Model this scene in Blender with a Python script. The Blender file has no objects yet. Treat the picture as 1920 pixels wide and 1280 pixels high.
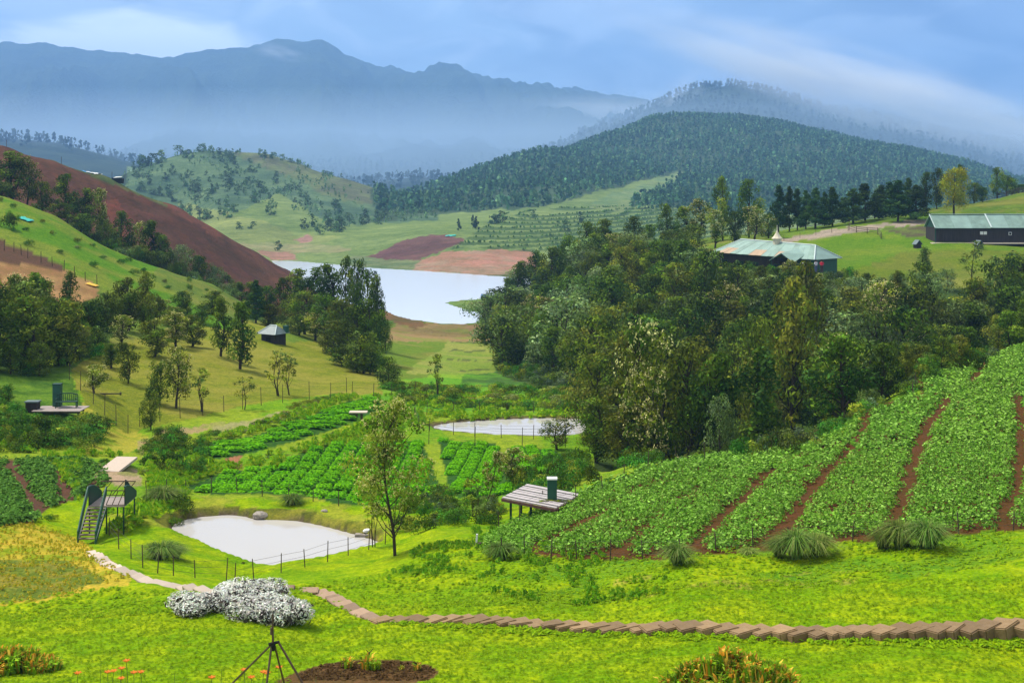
import bpy, bmesh, math, random, time
import numpy as np
from mathutils import Vector, Matrix, Euler
T0 = time.time()
rng = np.random.default_rng(7)
random.seed(7)
sc = bpy.context.scene
C = sc.collection
F = 2400.0; HOR = 330.0; CX = 960.0          # focal length in photo pixels, eye-level row, centre column

# ------------------------------------------------------------------ camera
cam_d = bpy.data.cameras.new('camera')
cam = bpy.data.objects.new('camera', cam_d); C.objects.link(cam)
cam.location = (0, 0, 0); cam.rotation_euler = (math.pi/2, 0, 0)
cam_d.sensor_width = 36; cam_d.lens = 36*F/1920
cam_d.shift_y = -(640-HOR)/1920
cam_d.clip_start = 0.3; cam_d.clip_end = 60000
sc.camera = cam

# ------------------------------------------------------------------ light
sc.view_settings.view_transform = 'Standard'; sc.view_settings.look = 'None'
sc.view_settings.gamma = 1; sc.view_settings.use_curve_mapping = False
sc.view_settings.exposure = 0.85
SUN_EL, SUN_AZ = math.radians(58), math.radians(-62)   # azimuth from +Y towards +X
sun_d = bpy.data.lights.new('sun', 'SUN'); sun_d.energy = 3.2; sun_d.angle = math.radians(7)
sun_d.color = (1, .955, .86)
sun = bpy.data.objects.new('sun', sun_d); C.objects.link(sun)
sdir = Vector((math.sin(SUN_AZ)*math.cos(SUN_EL), math.cos(SUN_AZ)*math.cos(SUN_EL), math.sin(SUN_EL)))
sun.rotation_euler = sdir.to_track_quat('Z', 'Y').to_euler()
sun.location = (0, 0, 300)
w = bpy.data.worlds.new('World'); sc.world = w; w.use_nodes = True
nt = w.node_tree; nt.nodes.clear()
def N(t, nt_, **k):
    n = nt_.nodes.new(t)
    for a, b in k.items(): setattr(n, a, b)
    return n
def wnode(t, **k): return N(t, nt, **k)
wo = wnode('ShaderNodeOutputWorld'); bg = wnode('ShaderNodeBackground'); bg.inputs['Strength'].default_value = 0.1
sky = wnode('ShaderNodeTexSky', sky_type='NISHITA', sun_disc=False, sun_elevation=SUN_EL, sun_rotation=SUN_AZ % (2*math.pi), altitude=2200)
tc = wnode('ShaderNodeTexCoord'); sep = wnode('ShaderNodeSeparateXYZ'); nt.links.new(tc.outputs['Generated'], sep.inputs[0])
def wmath(op, a, b=None, c=None, clamp=False):
    n = wnode('ShaderNodeMath', operation=op, use_clamp=clamp)
    for i, v in enumerate((a, b, c)):
        if v is None: continue
        if isinstance(v, (int, float)): n.inputs[i].default_value = v
        else: nt.links.new(v, n.inputs[i])
    return n.outputs[0]
def wramp(v, a, b, inv=False):
    n = wnode('ShaderNodeMapRange', interpolation_type='SMOOTHSTEP')
    nt.links.new(v, n.inputs[0]); n.inputs[1].default_value = a; n.inputs[2].default_value = b
    if inv: n.inputs[3].default_value = 1; n.inputs[4].default_value = 0
    return n.outputs[0]
def wmix(f, a, b):
    n = wnode('ShaderNodeMix', data_type='RGBA')
    if isinstance(f, (int, float)): n.inputs[0].default_value = f
    else: nt.links.new(f, n.inputs[0])
    for i, v in ((6, a), (7, b)):
        if isinstance(v, tuple): n.inputs[i].default_value = (*v, 1)
        else: nt.links.new(v, n.inputs[i])
    return n.outputs[2]
def wnoise(sx, sy, sz, scale, detail, off=0.0, dist=0.4):
    m = wnode('ShaderNodeMapping'); m.inputs['Scale'].default_value = (sx, sy, sz); m.inputs['Location'].default_value = (off, off*.7, off*.3)
    nt.links.new(tc.outputs['Generated'], m.inputs[0])
    n = wnode('ShaderNodeTexNoise'); n.inputs['Scale'].default_value = scale; n.inputs['Detail'].default_value = detail
    n.inputs['Distortion'].default_value = dist; n.inputs['Roughness'].default_value = .5
    nt.links.new(m.outputs[0], n.inputs['Vector']); return n.outputs[0]
X, Y, Z = sep.outputs
n1 = wnoise(1, 1, 2.4, 5.0, 7, 1.7, .8); n2 = wnoise(1, 1, 2.6, 12, 9, 4.0, .7); n3 = wnoise(1, 1, 1.8, 3.2, 5, 9.3)
side = wramp(wmath('ADD', X, wmath('MULTIPLY', wmath('SUBTRACT', n1, .5), .45)), -.1, .42)     # the cloud deck is heavier and bluer to the right
deck = wmix(side, (3.2, 4.5, 6.4), (.65, 1.05, 2.4))
deck = wmix(wramp(n1, .42, .72), deck, (1.9, 2.7, 4.4))
deck = wmix(wmath('MULTIPLY', wramp(n2, .40, .64), wmath('SUBTRACT', .72, wmath('MULTIPLY', side, .5))), deck, (5.0, 6.1, 7.9))
# bright cumulus bank behind the left ridge
ex = wmath('DIVIDE', wmath('ADD', X, .285), .105); ez = wmath('DIVIDE', wmath('SUBTRACT', Z, .078), .048)
blob = wmath('ADD', wmath('MULTIPLY', ex, ex), wmath('MULTIPLY', ez, ez))
blob = wmath('ADD', blob, wmath('MULTIPLY', wmath('SUBTRACT', n2, .5), 2.2))
front = wramp(Y, 0, .3)
deck = wmix(wmath('MULTIPLY', wmath('MULTIPLY', wramp(blob, .45, 1.25, True), front), .9), deck, (10.5, 11.2, 12))
# overhead the overcast is thin, bright and nearly white
deck = wmix(wramp(Z, .15, .42), deck, wmix(wramp(n3, .3, .7), (4.0, 4.3, 4.5), (6.2, 6.3, 6.1)))
col = wmix(.93, sky.outputs[0], deck)
nt.links.new(col, bg.inputs[0]); nt.links.new(bg.outputs[0], wo.inputs[0])

# ------------------------------------------------------------------ helpers
def tag(o, label=None, cat=None, group=None, kind=None):
    if label: o['label'] = label
    if cat: o['category'] = cat
    if group: o['group'] = group
    if kind: o['kind'] = kind
    return o
def empty(name, loc, rz=0.0, scale=1.0):
    o = bpy.data.objects.new(name, None); C.objects.link(o); o.location = loc; o.rotation_euler = (0, 0, rz)
    o.scale = (scale,)*3 if not isinstance(scale, tuple) else scale
    o.empty_display_size = .3; return o
def mesh_np(name, V, Fq, mats, smooth=False, col=None, mi=None):
    """V (n,3), Fq (m,k) all faces the same size"""
    me = bpy.data.meshes.new(name); V = np.asarray(V, np.float32); Fq = np.asarray(Fq, np.int32)
    k = Fq.shape[1]; me.vertices.add(len(V)); me.vertices.foreach_set('co', V.ravel())
    me.loops.add(Fq.size); me.loops.foreach_set('vertex_index', Fq.ravel())
    me.polygons.add(len(Fq)); me.polygons.foreach_set('loop_start', np.arange(0, Fq.size, k, dtype=np.int32))
    me.polygons.foreach_set('loop_total', np.full(len(Fq), k, np.int32))
    if smooth: me.polygons.foreach_set('use_smooth', np.ones(len(Fq), bool))
    if mi is not None: me.polygons.foreach_set('material_index', np.asarray(mi, np.int32))
    if not isinstance(mats, (list, tuple)): mats = [mats]
    for m in mats: me.materials.append(m)
    me.update(calc_edges=True)
    if col is not None:
        a = me.color_attributes.new('Col', 'FLOAT_COLOR', 'POINT')
        cc = np.ones((len(V), 4), np.float32); cc[:, :3] = col; a.data.foreach_set('color', cc.ravel())
    return me
def link(name, me, parent=None, loc=None, rot=None):
    o = bpy.data.objects.new(name, me); C.objects.link(o)
    if parent is not None: o.parent = parent
    if loc is not None: o.location = loc
    if rot is not None: o.rotation_euler = rot
    return o
def copy_tree(o, parent=None):
    c = o.copy(); C.objects.link(c); c.parent = parent
    for ch in o.children: copy_tree(ch, c)
    return c
class MB:
    """collects simple solids into one mesh"""
    def __init__(s): s.v = []; s.f = []
    def add(s, v, f):
        b = len(s.v); s.v += [tuple(x) for x in v]; s.f += [tuple(i+b for i in g) for g in f]
    def box(s, c, d, M=None):
        x, y, z = [q/2 for q in d]
        v = [Vector((i*x, j*y, k*z)) for k in (-1, 1) for j in (-1, 1) for i in (-1, 1)]
        if M is not None: v = [M @ q for q in v]
        v = [q+Vector(c) for q in v]
        s.add(v, [(0, 2, 3, 1), (4, 5, 7, 6), (0, 1, 5, 4), (2, 6, 7, 3), (0, 4, 6, 2), (1, 3, 7, 5)])
    def bar(s, a, b, r, r2=None, n=6):
        a = Vector(a); b = Vector(b); d = b-a
        if d.length < 1e-6: return
        q = d.to_track_quat('Z', 'Y'); r2 = r if r2 is None else r2
        v = [a+q@Vector((r*math.cos(t), r*math.sin(t), 0)) for t in [2*math.pi*i/n for i in range(n)]]
        v += [b+q@Vector((r2*math.cos(t), r2*math.sin(t), 0)) for t in [2*math.pi*i/n for i in range(n)]]
        f = [(i, (i+1) % n, n+(i+1) % n, n+i) for i in range(n)]+[tuple(range(n))[::-1], tuple(range(n, 2*n))]
        s.add(v, f)
    def plank(s, a, b, wd, th, up=(0, 0, 1)):
        a = Vector(a); b = Vector(b); d = (b-a); L = d.length; d.normalize(); u = Vector(up); sd = d.cross(u).normalized(); u = sd.cross(d)
        M = Matrix((sd, d, u)).transposed(); s.box((a+b)/2, (wd, L, th), M)
    def prism(s, prof, z0, z1):
        n = len(prof); v = [(p[0], p[1], z0) for p in prof]+[(p[0], p[1], z1) for p in prof]
        s.add(v, [(i, (i+1) % n, n+(i+1) % n, n+i) for i in range(n)]+[tuple(range(n))[::-1], tuple(range(n, 2*n))])
    def mesh(s, name, m):
        me = bpy.data.meshes.new(name); me.from_pydata(s.v, [], s.f)
        for q in (m if isinstance(m, (list, tuple)) else [m]): me.materials.append(q)
        me.update(); return me
    def build(s, name, m, parent=None, loc=None, rot=None): return link(name, s.mesh(name, m), parent, loc, rot)

# value noise
def _h(ix, iy, s):
    n = (ix*374761393 + iy*668265263 + s*1274126177) & 0x7fffffff
    n = ((n ^ (n >> 13))*1274126177) & 0x7fffffff
    return ((n ^ (n >> 16)) & 0xffff)/65535.0
def vnoise(x, y, s=0):
    ix = np.floor(x).astype(np.int64); iy = np.floor(y).astype(np.int64); fx = x-ix; fy = y-iy
    fx = fx*fx*(3-2*fx); fy = fy*fy*(3-2*fy)
    return (_h(ix, iy, s)*(1-fx)+_h(ix+1, iy, s)*fx)*(1-fy)+(_h(ix, iy+1, s)*(1-fx)+_h(ix+1, iy+1, s)*fx)*fy
def fbm(x, y, o=4, s=0):
    r = 0; a = .5
    for i in range(o): r = r+a*(vnoise(x*2**i+i*17.3, y*2**i-i*9.1, s+i)-.5); a *= .55
    return r*1.6      # about -.7 .. .7
def sstep(x, a, b):
    t = np.clip((x-a)/(b-a), 0, 1); return t*t*(3-2*t)
def inpoly(x, y, P):
    P = np.asarray(P, float); r = np.zeros(np.shape(x), bool); j = len(P)-1
    for i in range(len(P)):
        xi, yi = P[i]; xj, yj = P[j]
        with np.errstate(divide='ignore', invalid='ignore'):
            c = ((yi > y) != (yj > y)) & (x < (xj-xi)*(y-yi)/(yj-yi+1e-12)+xi)
        r ^= c; j = i
    return r
def polydist(x, y, P):
    P = np.asarray(P, float); d = np.full(np.shape(x), 1e9)
    for i in range(len(P)):
        a = P[i-1]; b = P[i]; e = b-a; t = np.clip(((x-a[0])*e[0]+(y-a[1])*e[1])/(e@e+1e-12), 0, 1)
        d = np.minimum(d, np.hypot(x-a[0]-t*e[0], y-a[1]-t*e[1]))
    return d
def smooth_poly(P, n=3):
    P = [tuple(p) for p in P]
    for _ in range(n):
        Q = []
        for i in range(len(P)):
            a = P[i]; b = P[(i+1) % len(P)]
            Q += [(a[0]*.75+b[0]*.25, a[1]*.75+b[1]*.25), (a[0]*.25+b[0]*.75, a[1]*.25+b[1]*.75)]
        P = Q
    return P
# ------------------------------------------------------------------ terrain
# surveyed spots of the ground: column, row (both as seen from the view point) and distance, turned into heights
CP = []
def cp(D, *pts):
    for p in pts: CP.append((p[0], p[1], D))
def cps(*t): CP.extend(t)
cp(2.0, (-900, 3000), (960, 3000), (2800, 3000)); cp(5, (-900, 2500), (960, 2500), (2800, 2500))
cp(10, (-600, 1900), (500, 1890), (1500, 1880), (2500, 1870)); cp(20, (-600, 1540), (400, 1530), (1300, 1520), (2400, 1500))
cps((-500,1285,31),(0,1283,31),(480,1283,30.5),(960,1280,30.5),(1400,1272,30.5),(1920,1262,30.5),(2400,1250,30.5),
 (1900,1188,33),(1500,1185,34.6),(1200,1175,36),(1000,1168,37),(740,1160,37.7),(640,1133,39.5),(540,1107,41.2),(400,1108,42),(280,1092,44),(170,1037,52),
 (200,1180,37.5),(600,1185,37.2),(0,1130,42),(-400,1130,42),(0,1000,54),(0,976,57),(-400,970,57),(150,1015,57),(100,1060,48),
 (0,862,76),(150,870,75),(-400,850,76),(0,800,84),(0,745,92),(0,700,100),(-400,690,100),(0,685,106),(0,600,125),(0,520,150),(0,460,165),(0,366,200),(-400,300,200),
 (0,382,216),(0,420,240),(0,430,270),(0,345,310),(0,275,350),(0,300,380),(0,400,430),(0,445,600),(0,425,900),(-400,400,270),(-400,210,350),(-400,260,400),(-400,440,600),
 (0,345,1800),(150,378,1000),(60,395,1000),(-200,400,1000),(100,372,1500),(200,352,1500),(0,258,2600),(0,290,3000),(-400,245,2600),(-400,300,3000),
 (200,1120,42.5),(200,1060,47.5),(240,1003,58.5),(240,905,70),(230,880,73),(200,840,82),(110,775,88),(200,785,92),(240,810,92),
 (200,722,104),(150,690,108),(300,652,125),(200,610,133),(200,545,155),(200,462,200),(200,485,228),(200,515,260),(200,432,310),(200,330,375),(200,360,410),(200,445,600),
 (100,402,200),(100,425,230),(100,455,268),(100,300,362),(100,330,395),
 (330,387,390),(330,500,305),(300,502,200),(300,530,232),(300,560,262),(330,425,450),(330,455,600),(330,430,750),(330,398,850),
 (400,427,405),(400,445,460),(400,458,540),(400,428,650),(400,380,800),(400,330,950),(380,285,1080),(380,312,1250),(380,345,1500),(330,292,1060),(330,318,1200),
 (240,327,1000),(240,350,1150),(240,362,900),(290,303,1040),(430,294,1100),(430,320,1260),
 (500,296,1100),(560,311,1080),(640,341,1050),(700,361,1040),(760,381,1000),(500,320,1250),(560,335,1250),(640,360,1200),(700,378,1200),(760,395,1150),
 (500,345,950),(500,400,740),(500,430,640),(500,470,540),(560,455,600),(620,400,800),(620,425,680),(700,395,850),(700,411,760),
 (480,472,411),(545,508,418),(575,524,398),(450,525,322),(510,535,350),(390,520,300),(480,490,440),(480,488,480),
 (440,560,200),(440,600,250),(520,605,232),(560,590,270),(600,602,190),(515,642,150),(515,605,185),(400,538,202),(400,575,235),
 (650,702,132),(700,746,112),(700,662,165),(650,632,190),(700,614,240),(650,592,280),
 (300,702,112),(400,702,118),(400,656,130),(500,682,130),(500,742,110),(400,770,101),(300,790,95),(600,722,122),(450,630,150),(350,622,148),(300,592,155),(400,575,175),
 (540,800,93),(400,850,84),(660,757,108),(450,870,82),(380,900,77),(560,890,79),(640,850,86),(800,850,90),(800,935,74),(650,940,72),(340,930,69),
 (620,957,68.5),(330,950,64.5),(500,955,65.5),(600,968,64.5),(700,990,62),(250,980,60),(300,1060,50),(450,1088,52),(600,1066,53),(720,1032,56),
 (740,1043,53),(800,1012,55),(860,992,57),(940,985,59),(930,1020,50),(970,975,60.5),(1090,917,65),(1200,870,70),(1000,905,76),(900,900,80),(1050,850,90),(1100,880,78),
 (960,1100,41.5),(1300,1100,39),(1300,1052,42.5),(1700,1100,38),(1700,1012,43.5),(1920,1000,43),(1920,1100,36.5),(2300,980,43),
 (1400,1028,45),(1100,1042,46.5),(1300,960,53),(1500,900,58),(1700,850,62),(1920,850,59),(2300,840,58),(1920,742,78),(1700,762,76),(1600,800,70),(1720,692,92),(1920,650,105),(2300,640,105),
 (1150,802,103),(1100,835,95),(1180,775,112),(1180,835,96),(1340,860,70),(1300,900,88),(1200,925,82),(1480,842,73),(1480,885,92),(1620,772,80),(1620,805,100),(1750,735,120),(1920,690,130),(2300,690,130),
 (1200,820,110),(1400,800,115),(1600,745,130),(1200,700,150),(1400,640,155),(1600,600,155),(1800,600,155),(2300,600,155),(1400,522,180),(1500,508,185),(1600,503,188),(1800,500,190),(1920,505,185),
 (1100,620,190),(1200,560,190),(1000,680,180),(1000,620,230),(940,640,220),(920,612,270),(1300,505,198),(1350,460,228),(1500,442,230),(1650,424,236),(1700,472,205),(1740,460,211),(1920,460,211),(2300,450,205),
 (1740,418,240),(1800,392,258),(1920,362,285),(2300,330,285),(1700,396,262),(1600,412,256),(1500,428,252),(1350,444,252),(1200,475,250),(1100,510,255),(1000,562,262),
 (1920,385,320),(1920,440,420),(1700,420,310),(1500,455,310),(1500,480,420),(1200,505,320),(1200,522,380),(1500,465,600),(1100,525,330),(1000,575,300),(1000,560,340),(1920,440,600),(2400,420,600),
 (880,497,455),(880,470,490),(1000,440,560),(1000,400,700),(820,442,560),(800,413,720),(1150,400,740),(1150,460,540),(680,482,515),(600,471,540),(620,440,620),(1100,515,445),
 (1180,396,800),(1300,385,900),(1500,400,900),(1900,420,900),(1000,392,810),(900,402,800),(1000,340,1100),(1000,292,1500),(800,374,1100),(800,355,1300),(900,352,1100),(900,320,1400),
 (1100,330,1200),(1100,272,1700),(1150,252,1800),(1230,300,1500),(1230,224,1900),(1300,300,1500),(1300,217,2000),(1380,219,2000),(1450,330,1300),(1450,229,2000),(1550,252,2000),(1700,340,1300),(1700,283,1900),(1820,312,1850),(1920,345,1800),(2100,370,1700),(2500,380,1700),
 (1300,262,2500),(1100,310,2200),(1000,330,1900),(1550,295,2500),(1800,350,2300),(800,388,1600),(1920,380,2300),(2400,400,2300),
 (600,372,1600),(600,365,2200),
 (720,340,2700),(780,333,2700),(840,341,2700),(780,355,3050),(100,266,2600),(200,292,2600),(270,313,2600),(200,315,3000),(380,345,2600))
cp(3600, (1040,280),(1100,250),(1180,215),(1250,190),(1300,171),(1380,158),(1450,175),(1520,198),(1600,215),(1700,235),(1800,255),(1920,283),(2300,320),(900,320),(600,325),(200,300))
cp(4400, (1040,290),(1380,235),(1700,270),(2200,300),(0,255),(300,262),(600,250),(900,265))
cp(6000, (-800,120),(-400,110),(0,80),(80,86),(130,95),(170,104),(250,101),(330,109),(400,96),(480,92),(520,76),(560,82),(605,75),(630,92),(665,122),(700,147),(760,148),(830,139),(880,162),(930,184),(1000,190),(1100,208),(1200,225),(1500,240),(1920,255),(2500,250))
cp(5200, (0,190),(200,205),(330,180),(480,175),(600,165),(700,215),(850,215),(1000,235),(-500,200))
cp(7800, (-600,190),(0,180),(300,180),(600,170),(900,220),(1300,240),(2000,250),(2600,250))
CP = np.array(CP, float)
SU, SV = 1/250., 3.0
_P = np.stack([CP[:, 0]*SU, np.log(CP[:, 2])*SV], 1)
def _phi(r): return np.sqrt(r*r+.0025)
_A = _phi(np.linalg.norm(_P[:, None]-_P[None], axis=2)); n_ = len(_P)
_S = np.zeros((n_+3, n_+3)); _S[:n_, :n_] = _A + np.eye(n_)*-1e-6
_Q = np.concatenate([np.ones((n_, 1)), _P], 1); _S[:n_, n_:] = _Q; _S[n_:, :n_] = _Q.T
_W = np.linalg.solve(_S, np.concatenate([CP[:, 1], [0, 0, 0]]))
def row_at(px, D):
    px = np.asarray(px, float).ravel(); D = np.asarray(D, float).ravel(); out = np.empty(len(px))
    for i in range(0, len(px), 20000):
        q = np.stack([px[i:i+20000]*SU, np.log(D[i:i+20000])*SV], 1).astype(np.float32)
        d2 = (q**2).sum(1)[:, None]+(_P**2).sum(1)[None].astype(np.float32)-2*q@_P.T.astype(np.float32)
        out[i:i+20000] = np.sqrt(np.maximum(d2, 0)+.0025)@_W[:n_] + _W[n_]+q@_W[n_+1:]
    return out
px_cols = np.concatenate([np.arange(-900, -60, 20), np.arange(-60, 1980, 4), np.arange(1980, 2821, 20)]).astype(float)
def seg(a, b, s): return np.exp(np.arange(math.log(a), math.log(b), s))
rows = np.concatenate([seg(2, 28, .05), seg(28, 125, .0062), seg(125, 450, .011), seg(450, 850, .0065), seg(850, 9000, .014), [9000.]])
NC, NR = len(px_cols), len(rows)
GX, GD = np.meshgrid(px_cols, rows)
PY = row_at(GX, GD).reshape(GX.shape)
WX = (GX-CX)/F*GD; WY = GD.copy(); WZ = -(PY-HOR)/F*GD
print('terrain grid', NC, NR, NC*NR, 'pts', n_, round(time.time()-T0, 1))
LAKE_Z, POND_Z = -33.0, -17.0
def flat_poly(P, z): return [((px-CX)/F*(-z*F/(py-HOR)), -z*F/(py-HOR)) for px, py in P]
POND2_Z = -20.0
POND1 = smooth_poly(flat_poly([(318,995),(332,976),(395,966),(450,965),(478,974),(545,974),(600,984),(660,1000),(722,1018),(700,1029),(640,1044),(590,1054),(540,1066),(500,1070),(460,1055),(415,1040),(380,1022),(345,1010)], POND_Z), 2)
POND2 = smooth_poly(flat_poly([(806,800),(840,793),(900,789),(960,785),(1040,784),(1110,787),(1112,808),(1060,817),(960,816),(880,811),(830,806)], POND2_Z), 2)
LAKE = flat_poly([(505,488),(560,490),(640,497),(700,503),(760,506),(830,510),(900,516),(960,520),(1100,524),(1100,556),(940,557),(905,560),(870,562),(832,567),(850,574),(870,580),(905,588),(930,592),(905,606),(850,609),(800,609),(765,600),(740,590),(718,580),(640,570),(585,545),(545,520)], LAKE_Z)
# roughness of the ground
m = WZ*0
near = sstep(GD, 60, 20)
WZ += .10*fbm(WX/3.1, WY/3.1, 3, 3)*sstep(GD, 160, 60)+.05*fbm(WX/.9, WY/.9, 3, 5)*sstep(GD, 110, 60)
lump = sstep(GD, 43, 39)          # the mown lawn in front is smooth, the slope behind it lumpy
WZ += .28*fbm(WX/2.2, WY/1.6, 4, 11)*(1-lump)*sstep(GD, 130, 90)
WZ += 1.2*fbm(WX/18, WY/18, 4, 21)*sstep(GD, 90, 170)*sstep(GD, 430, 350)
WZ += 9*fbm(WX/110, WY/110, 4, 31)*sstep(GD, 700, 1100)*sstep(GD, 3000, 2300)
rav = np.abs(fbm(WX/520+WY/2500, WY/2300, 6, 41)); WZ += (430*(.22-rav))*sstep(GD, 3600, 5000)*sstep(PY, 92, 190); WZ += (22*fbm(WX/170, WY/300, 4, 46)+9*fbm(WX/35, WY/60, 2, 47))*sstep(GD, 4700, 5600)
WZ += 26*fbm(WX/160, WY/160, 4, 44)*sstep(GD, 2300, 3400)
# terraces cut into the far shore
ter = inpoly(GX, PY, [(840,468),(900,430),(930,402),(1010,392),(1110,385),(1420,388),(1440,470),(1000,476)]) & (GD > 500) & (GD < 900)
tz = WZ/1.0; fr = tz-np.floor(tz); WZ = np.where(ter, np.floor(tz)+sstep(fr, .72, 1.0), WZ)
RISER = ter & (fr > .66)
def carve(P, z, depth, bank, rim):
    global WZ
    sel = (np.abs(WX-np.mean([p[0] for p in P])) < 400) & (WY < max(p[1] for p in P)+60) & (WY > min(p[1] for p in P)-60)
    x = WX[sel]; y = WY[sel]; d = polydist(x, y, P); ins = inpoly(x, y, P); h = WZ[sel]
    jag = 1+.8*fbm(x/1.3, y/1.3, 2, 7)
    hin = z-.03-np.minimum(d*.6, depth)
    t = sstep(d, 0, bank*jag); hout = np.maximum(h, z+.02)*t+(z+rim*sstep(d, 0, .25*bank))*(1-t)
    hout = np.maximum(hout, z+rim*(.9+.5*fbm(x/1.1, y/1.1, 3, 8))*sstep(d, 0, .35)*sstep(d, 7, 3)+.03*sstep(d, 0, .1))
    hout = np.where(d > bank*3, h, hout)
    WZ[sel] = np.where(ins, hin, hout); return sel
carve(POND1, POND_Z, .8, 1.2, .34); carve(POND2, POND2_Z, .8, 1.0, .08)
sel = (GD > 240) & (GD < 640)
x = WX[sel]; y = WY[sel]; d = polydist(x, y, LAKE); ins = inpoly(x, y, LAKE)
WZ[sel] = np.where(ins, LAKE_Z-.05-np.minimum(d*.15, 3), np.maximum(WZ[sel], LAKE_Z+.05+np.minimum(d*.03, .7)))
low = (GD > 640); WZ[low] = np.maximum(WZ[low], LAKE_Z+.5)
PYr = HOR-WZ*F/GD                                   # rows again, now with the relief
_lnr = np.log(rows)
def H(px, D):
    """ground height under a column/distance"""
    i = np.interp(math.log(D), _lnr, np.arange(NR)); j = np.interp(px, px_cols, np.arange(NC))
    i0 = int(min(i, NR-2)); j0 = int(min(j, NC-2)); a = i-i0; b = j-j0
    return float((WZ[i0, j0]*(1-b)+WZ[i0, j0+1]*b)*(1-a)+(WZ[i0+1, j0]*(1-b)+WZ[i0+1, j0+1]*b)*a)
def at(px, D, dz=0.0): return Vector(((px-CX)/F*D, D, H(px, D)+dz))
def Hxy(x, y): return H(x/y*F+CX, y)
def ground(px, py, lo=25, hi=400):
    """the spot of ground seen at a column and row, searched from lo to hi"""
    js = np.interp(px, px_cols, np.arange(NC)); j0 = int(min(js, NC-2)); b = js-j0
    p = PYr[:, j0]*(1-b)+PYr[:, j0+1]*b
    k = np.where((rows >= lo) & (rows <= hi))[0]
    for i in k[:-1]:
        if (p[i]-py)*(p[i+1]-py) <= 0 and p[i] != p[i+1]:
            t = (p[i]-py)/(p[i]-p[i+1]); D = rows[i]*(1-t)+rows[i+1]*t
            return Vector(((px-CX)/F*D, D, -(py-HOR)/F*D))
    i = k[np.argmin(np.abs(p[k]-py))]; D = rows[i]; return Vector(((px-CX)/F*D, D, WZ[i, j0]))

# ground cover, one colour per zone (true colours of soil and grass)
COL = np.zeros(GX.shape+(3,), np.float32)
def c3(*a): return np.array(a, np.float32)
LAWN = c3(.145, .262, .002); LAWN2 = c3(.215, .30, .003)
jx = GX+10*fbm(WX/1.2, WY/1.2, 3, 61); jy = PYr+5*fbm(WX/1.4, WY/1.4, 3, 62)
fjx = GX+14*fbm(GX/22, PYr/14, 4, 63); fjy = PYr+7*fbm(GX/26, PYr/12, 4, 64)
def blend(mask, c): COL[:] = COL*(1-mask[..., None])+np.asarray(c, np.float32)*mask[..., None]
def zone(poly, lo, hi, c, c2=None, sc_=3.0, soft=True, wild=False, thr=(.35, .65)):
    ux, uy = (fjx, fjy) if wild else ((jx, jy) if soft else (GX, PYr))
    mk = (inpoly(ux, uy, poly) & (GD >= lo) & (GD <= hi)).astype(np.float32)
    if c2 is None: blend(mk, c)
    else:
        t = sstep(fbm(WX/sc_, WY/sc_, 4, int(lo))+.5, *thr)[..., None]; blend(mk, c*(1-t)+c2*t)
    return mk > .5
COL[:] = LAWN
t = sstep(fbm(WX/1.7, WY/1.1, 4, 71)+.5, .35, .72)
COL[:] = LAWN*(1-t[..., None])+LAWN2*t[..., None]
R = c3
BIG = [(-2000, -500), (4000, -500), (4000, 4000), (-2000, 4000)]
# rougher grass on the bank beyond the lawn
mk = (GD > 39) & (GD < 60); t = sstep(fbm(WX/2.2, WY/1.6, 4, 11)+.5, .52, .25)*mk*.75
blend(t*(sstep(GX+60*fbm(WX/4,WY/4,3,14),760,1000)*sstep(PYr+30*fbm(WX/3,WY/3,3,15),1165,1110)), R(.085, .20, .010))
mk = mk & inpoly(GX, PYr, [(1150,1170),(2000,1170),(2000,1060),(1150,1080)]); t = sstep(fbm(WX/.8, WY/.6, 4, 13)+.5, .62, .82)*mk*.55
blend(t, R(.30, .24, .05))
# valley floor and slopes beyond
zone(BIG, 66, 118, R(.12, .24, .008), R(.19, .26, .015), 4)
zone(BIG, 118, 300, R(.11, .175, .018), R(.165, .18, .032), 9)
zone([(700,770),(1120,770),(1120,700),(900,690),(700,720)], 95, 200, R(.10,.25,.015), R(.16,.28,.02), 6)
zone([(860,720),(1120,740),(1100,690),(980,640),(900,660)], 95, 250, R(.085,.22,.015), R(.05,.11,.02), 5)
zone([(720,640),(940,640),(920,606),(740,606)], 200, 300, R(.2,.2,.045), R(.25,.17,.07), 8, wild=True)
zone([(760,700),(930,700),(940,640),(840,640)], 130, 260, R(.22,.24,.05), R(.16,.23,.03), 6, wild=True)
for a in (640, 655, 672, 690): zone([(840,a),(930,a+2),(930,a+4),(840,a+2)], 120, 260, R(.08,.10,.03), wild=True)
# golden rough grass on the left
zone([(-600,985),(60,980),(150,1010),(190,1040),(250,1080),(230,1095),(120,1118),(-20,1140),(-600,1140)], 38, 62, R(.20,.25,.010), R(.42,.32,.03), 1.3, wild=True, thr=(.25,.6))
zone([(-600,1055),(120,1050),(200,1085),(120,1112),(-20,1135),(-600,1140)], 38, 62, R(.11,.15,.018), R(.20,.18,.025), .8, wild=True)
# dark undergrowth on the left bank and at the woods
zone([(-900,850),(180,850),(200,800),(150,750),(130,690),(-900,690)], 80, 110, R(.05,.11,.012), R(.09,.17,.015), 2)
zone([(150,850),(230,850),(300,830),(235,800),(160,740),(150,770)], 70, 110, R(.19,.25,.015), R(.30,.28,.03), 1.6)
zone([(-900,700),(130,700),(250,600),(560,600),(540,560),(400,540),(200,550),(-900,550)], 95, 200, R(.045,.085,.015), R(.08,.14,.02), 5)
# the slope of bleached grass with scattered trees
zone([(130,690),(160,760),(240,812),(330,790),(500,752),(640,738),(720,740),(700,690),(600,640),(540,640),(480,600),(330,610),(240,640)], 90, 190, R(.15,.175,.014), R(.21,.205,.028), 5)
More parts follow.
